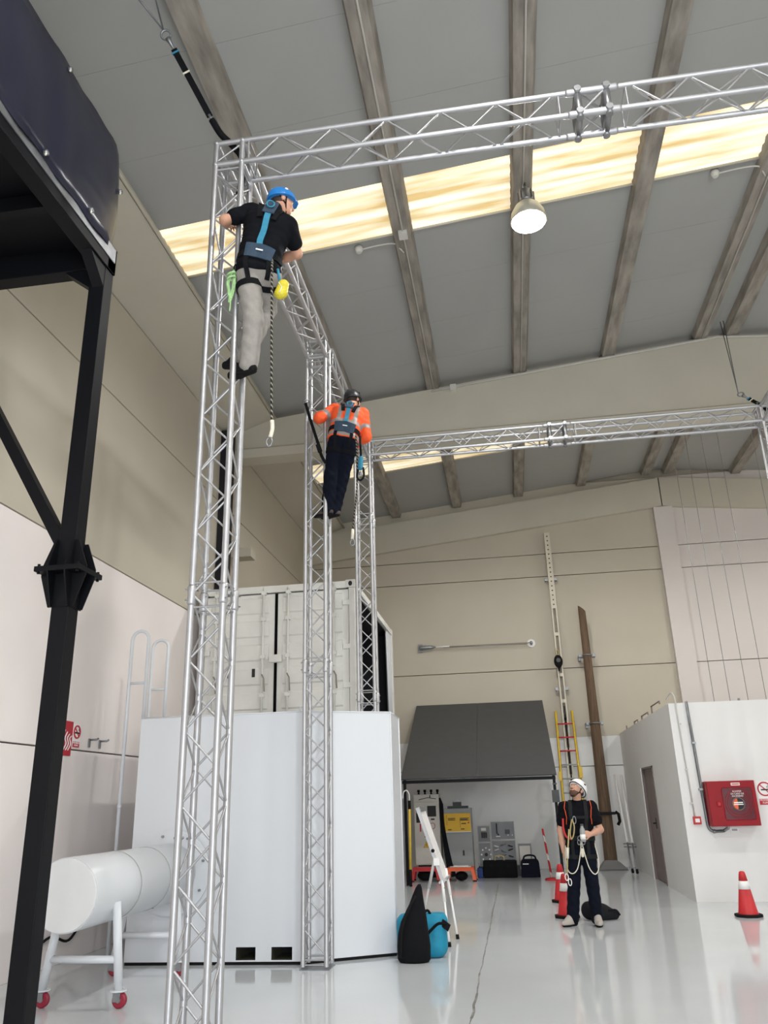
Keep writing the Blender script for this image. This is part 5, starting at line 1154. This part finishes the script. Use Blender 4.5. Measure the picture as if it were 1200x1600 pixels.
# ------------------------------------------------------------------ gear of the climbers and of the standing man
t = thing('rope_lanyard', 'dark spiral-patterned rope dangling below the black-shirted climber', 'rope', (-1.6, 5.22, 4.1))
tb('rope', cat_spline([(-1.63, 5.285, 5.77), (-1.61, 5.22, 5.6), (-1.597, 5.21, 5.0), (-1.59, 5.22, 4.5), (-1.582, 5.22, 4.24)], 8), .0095, M_spiral, t, 8)
tb('end_sleeve', cat_spline([(-1.582, 5.22, 4.26), (-1.578, 5.22, 4.19), (-1.592, 5.22, 4.12)], 5), .016, M_rope, t, 8)
MB().tube([(-1.6+.022*math.cos(a), 5.22, 4.085+.035*math.sin(a)) for a in [k*PI/8 for k in range(16)]], .007, 6, closed=True).build('snap_hook', M_zinc, t)
t = thing('gear_pouch', 'yellow pouch hanging at right hip of the black-shirted climber', 'pouch', (-1.545, 5.28, 5.38))
link('pouch', sdf_mesh('pouch', [('c', (-1.56, 5.28, 5.42), .045, (-1.53, 5.28, 5.5), .04), ('c', (-1.53, 5.28, 5.42), .035, (-1.53, 5.28, 5.5), .035)], .008, .03), M_yelbag, t)
tb('pouch_strap', [(-1.56, 5.28, 5.53), (-1.58, 5.28, 5.66)], .011, M_teal, t); tb('drawcord', [(-1.56, 5.24, 5.5), (-1.53, 5.235, 5.45), (-1.55, 5.235, 5.4)], .005, M_rope, t)
t = thing('green_cord', 'looped lime-green cord hanging at left hip of the black-shirted climber', 'rope', (-1.985, 5.31, 5.4))
rg = random.Random(3); J_ = lambda a: rg.uniform(-a, a)
for k in range(6):
    h_ = rg.uniform(.2, .44); w_ = rg.uniform(.012, .04)
    tb('loop', cat_spline([(-1.965, 5.31, 5.73), (-1.98-w_+J_(.012), 5.3+J_(.012), 5.73-h_*.4), (-1.985-w_*.5+J_(.015), 5.295+J_(.012), 5.73-h_*.8), (-1.985+J_(.012), 5.295, 5.73-h_), (-1.98+w_*.6+J_(.012), 5.3+J_(.012), 5.73-h_*.7), (-1.975+w_*.6, 5.305, 5.73-h_*.3), (-1.96, 5.31, 5.73)], 6), .0058, M_green, t, 6)
for z in (5.68, 5.64): MB().tube([(-1.98+.035*math.cos(a), 5.3+.025*math.sin(a), z+.01*math.cos(a)) for a in [k*PI/6 for k in range(12)]], .008, 6, closed=True).build('wrap', M_green, t)
MB().tube([(-1.95+.015*math.cos(a), 5.31, 5.75+.03*math.sin(a)) for a in [k*PI/8 for k in range(16)]], .006, 6, closed=True).build('carabiner', M_rubber, t)
t = thing('rope_lanyard', 'dark rope dangling from right hip of the orange-jacketed climber', 'rope', (-1.6, 8.62, 4.35))
tb('rope', cat_spline([(-1.56, 8.62, 5.72), (-1.545, 8.6, 5.4), (-1.56, 8.61, 5.0), (-1.6, 8.61, 4.62), (-1.615, 8.61, 4.5)], 8), .0105, M_spiral, t, 8)
tb('end_sleeve', [(-1.614, 8.61, 4.52), (-1.62, 8.61, 4.4)], .018, M_rope, t, 8)
MB().tube([(-1.62+.025*math.cos(a), 8.61, 4.36+.035*math.sin(a)) for a in [k*PI/8 for k in range(16)]], .008, 6, closed=True).build('snap_hook', M_zinc, t)
t = thing('rope_grab', 'teal and black fall-arrest device hanging at right hip of orange climber', 'fall arrester', (-1.51, 8.6, 5.15))
link('housing', sdf_mesh('housing', [('c', (-1.51, 8.6, 5.28), .032, (-1.5, 8.6, 5.4), .028)], .008, .02), M_teal, t)
MB().tube(cat_spline([(-1.54, 8.6, 5.26), (-1.55, 8.6, 5.16), (-1.51, 8.6, 5.12), (-1.47, 8.6, 5.17), (-1.475, 8.6, 5.28)], 5), .013, 8).build('hook', M_rubber, t)
tb('sling', [(-1.5, 8.6, 5.42), (-1.51, 8.62, 5.7)], .013, M_blackfab, t); MB().ell((-1.505, 8.585, 5.2), .02, .012, .03).build('gate', M_zinc, t)
t = thing('positioning_lanyard', 'black webbing lanyard hooked to the middle tower left of orange climber', 'lanyard', (-2.2, 8.72, 5.4))
pts_ = cat_spline([(-2.215, 8.735, 6.28), (-2.16, 8.7, 6.08), (-2.08, 8.66, 5.82), (-2.02, 8.64, 5.62), (-1.99, 8.63, 5.5), (-1.94, 8.64, 5.4)], 6)
b = MB()
for a_, c_ in zip(pts_[:-1], pts_[1:]): d_ = (c_-a_); sd_ = d_.cross(Vector((0, 1, 0))).normalized(); b.obox((a_+c_)/2, d_*.55, sd_*.018, Vector((0, .007, 0)))
b.build('webbing', M_blackfab, t)
MB().tube([Vector((-2.215, 8.74, 6.3))+Vector((.045*math.cos(a), .045*math.sin(a), .012*math.cos(a))) for a in [k*PI/8 for k in range(16)]], .008, 6, closed=True).build('scaffold_hook', M_zinc, t)
MB().obox((-2.02, 8.635, 5.6), (.015, 0, -.05), (.025, 0, .01), (0, .015, 0)).build('adjuster', M_rubber, t)
t = thing('drink_bottle', 'pale bottle held in left hand of the standing man', 'bottle', (.81, 11.3, 1.0))
MB().lathe((.82, 11.315, 1.0), [(.03, 0), (.034, .008), (.034, .12), (.03, .15), (.018, .175), (.018, .19)], 18).build('bottle_body', M_cabgrey, t)
MB().lathe((.82, 11.315, 1.19), [(.02, 0), (.02, .022)], 14).build('cap', M_grey, t); MB().lathe((.82, 11.315, 1.03), [(.0348, 0), (.0348, .06)], 18).build('label_band', M_whitepr, t)
t = thing('work_rope', 'white rope lanyard looped in front of the standing man thighs', 'rope', (.8, 11.43, .6))
R1 = cat_spline([(.8, 11.43, 1.0), (.775, 11.42, .86), (.72, 11.43, .68), (.655, 11.45, .62), (.6, 11.47, .66), (.585, 11.5, .8), (.6, 11.52, .95)], 7)
R2 = cat_spline([(.805, 11.43, 1.0), (.83, 11.42, .84), (.87, 11.43, .68), (.93, 11.44, .61), (.985, 11.48, .66), (1.0, 11.52, .8), (.975, 11.55, .97)], 7)
tb('left_loop', R1, .0065, M_rope, t, 8); tb('right_loop', R2, .0065, M_rope, t, 8)
link('shock_pack', sdf_mesh('shock_pack', [('c', (.8, 11.42, .83), .02, (.8, 11.42, .9), .02)], .006, .02), M_rope, t)
for x_, z_ in ((.8, .97), (.83, .99), (.77, .99)): MB().tube([(x_+.016*math.cos(a), 11.425, z_+.03*math.sin(a)) for a in [k*PI/8 for k in range(16)]], .005, 6, closed=True).build('carabiner', M_zinc, t)
t = thing('hip_lanyard', 'cream webbing lanyard with hooks hanging at right hip of standing man', 'lanyard', (.6, 11.45, .55))
tb('webbing', cat_spline([(.66, 11.43, 1.15), (.64, 11.42, 1.02), (.62, 11.42, .9), (.6, 11.44, .75), (.585, 11.45, .62)], 7), .010, M_gold, t, 6)
tb('energy_pack', [(.62, 11.425, .93), (.605, 11.435, .8)], .02, M_rope, t, 8)
for z_, x_ in ((.58, .575), (.52, .61)): MB().tube([(x_+.02*math.cos(a), 11.45, z_+.04*math.sin(a)) for a in [k*PI/8 for k in range(16)]], .006, 6, closed=True).build('scaffold_hook', M_whitepr, t)
t = thing('chest_lanyard', 'red webbing and gold carabiner on chest of the standing man', 'lanyard', (.66, 11.44, 1.05))
tb('red_webbing', cat_spline([(.6, 11.5, 1.28), (.595, 11.49, 1.15), (.62, 11.46, 1.06), (.68, 11.43, 1.03)], 6), .014, M_red, t, 6)
MB().tube(cat_spline([(.71, 11.42, 1.27), (.73, 11.41, 1.19), (.715, 11.41, 1.09), (.68, 11.42, 1.03), (.67, 11.42, 1.1), (.69, 11.42, 1.2), (.71, 11.42, 1.27)], 5), .009, 6).build('gold_hook', M_gold, t)
MB().tube([(.74+.02*math.cos(a), 11.42, 1.26+.045*math.sin(a)) for a in [k*PI/8 for k in range(16)]], .006, 6, closed=True).build('carabiner', M_zinc, t)

for o in bpy.data.objects:
    if '_c' in o: del o['_c']
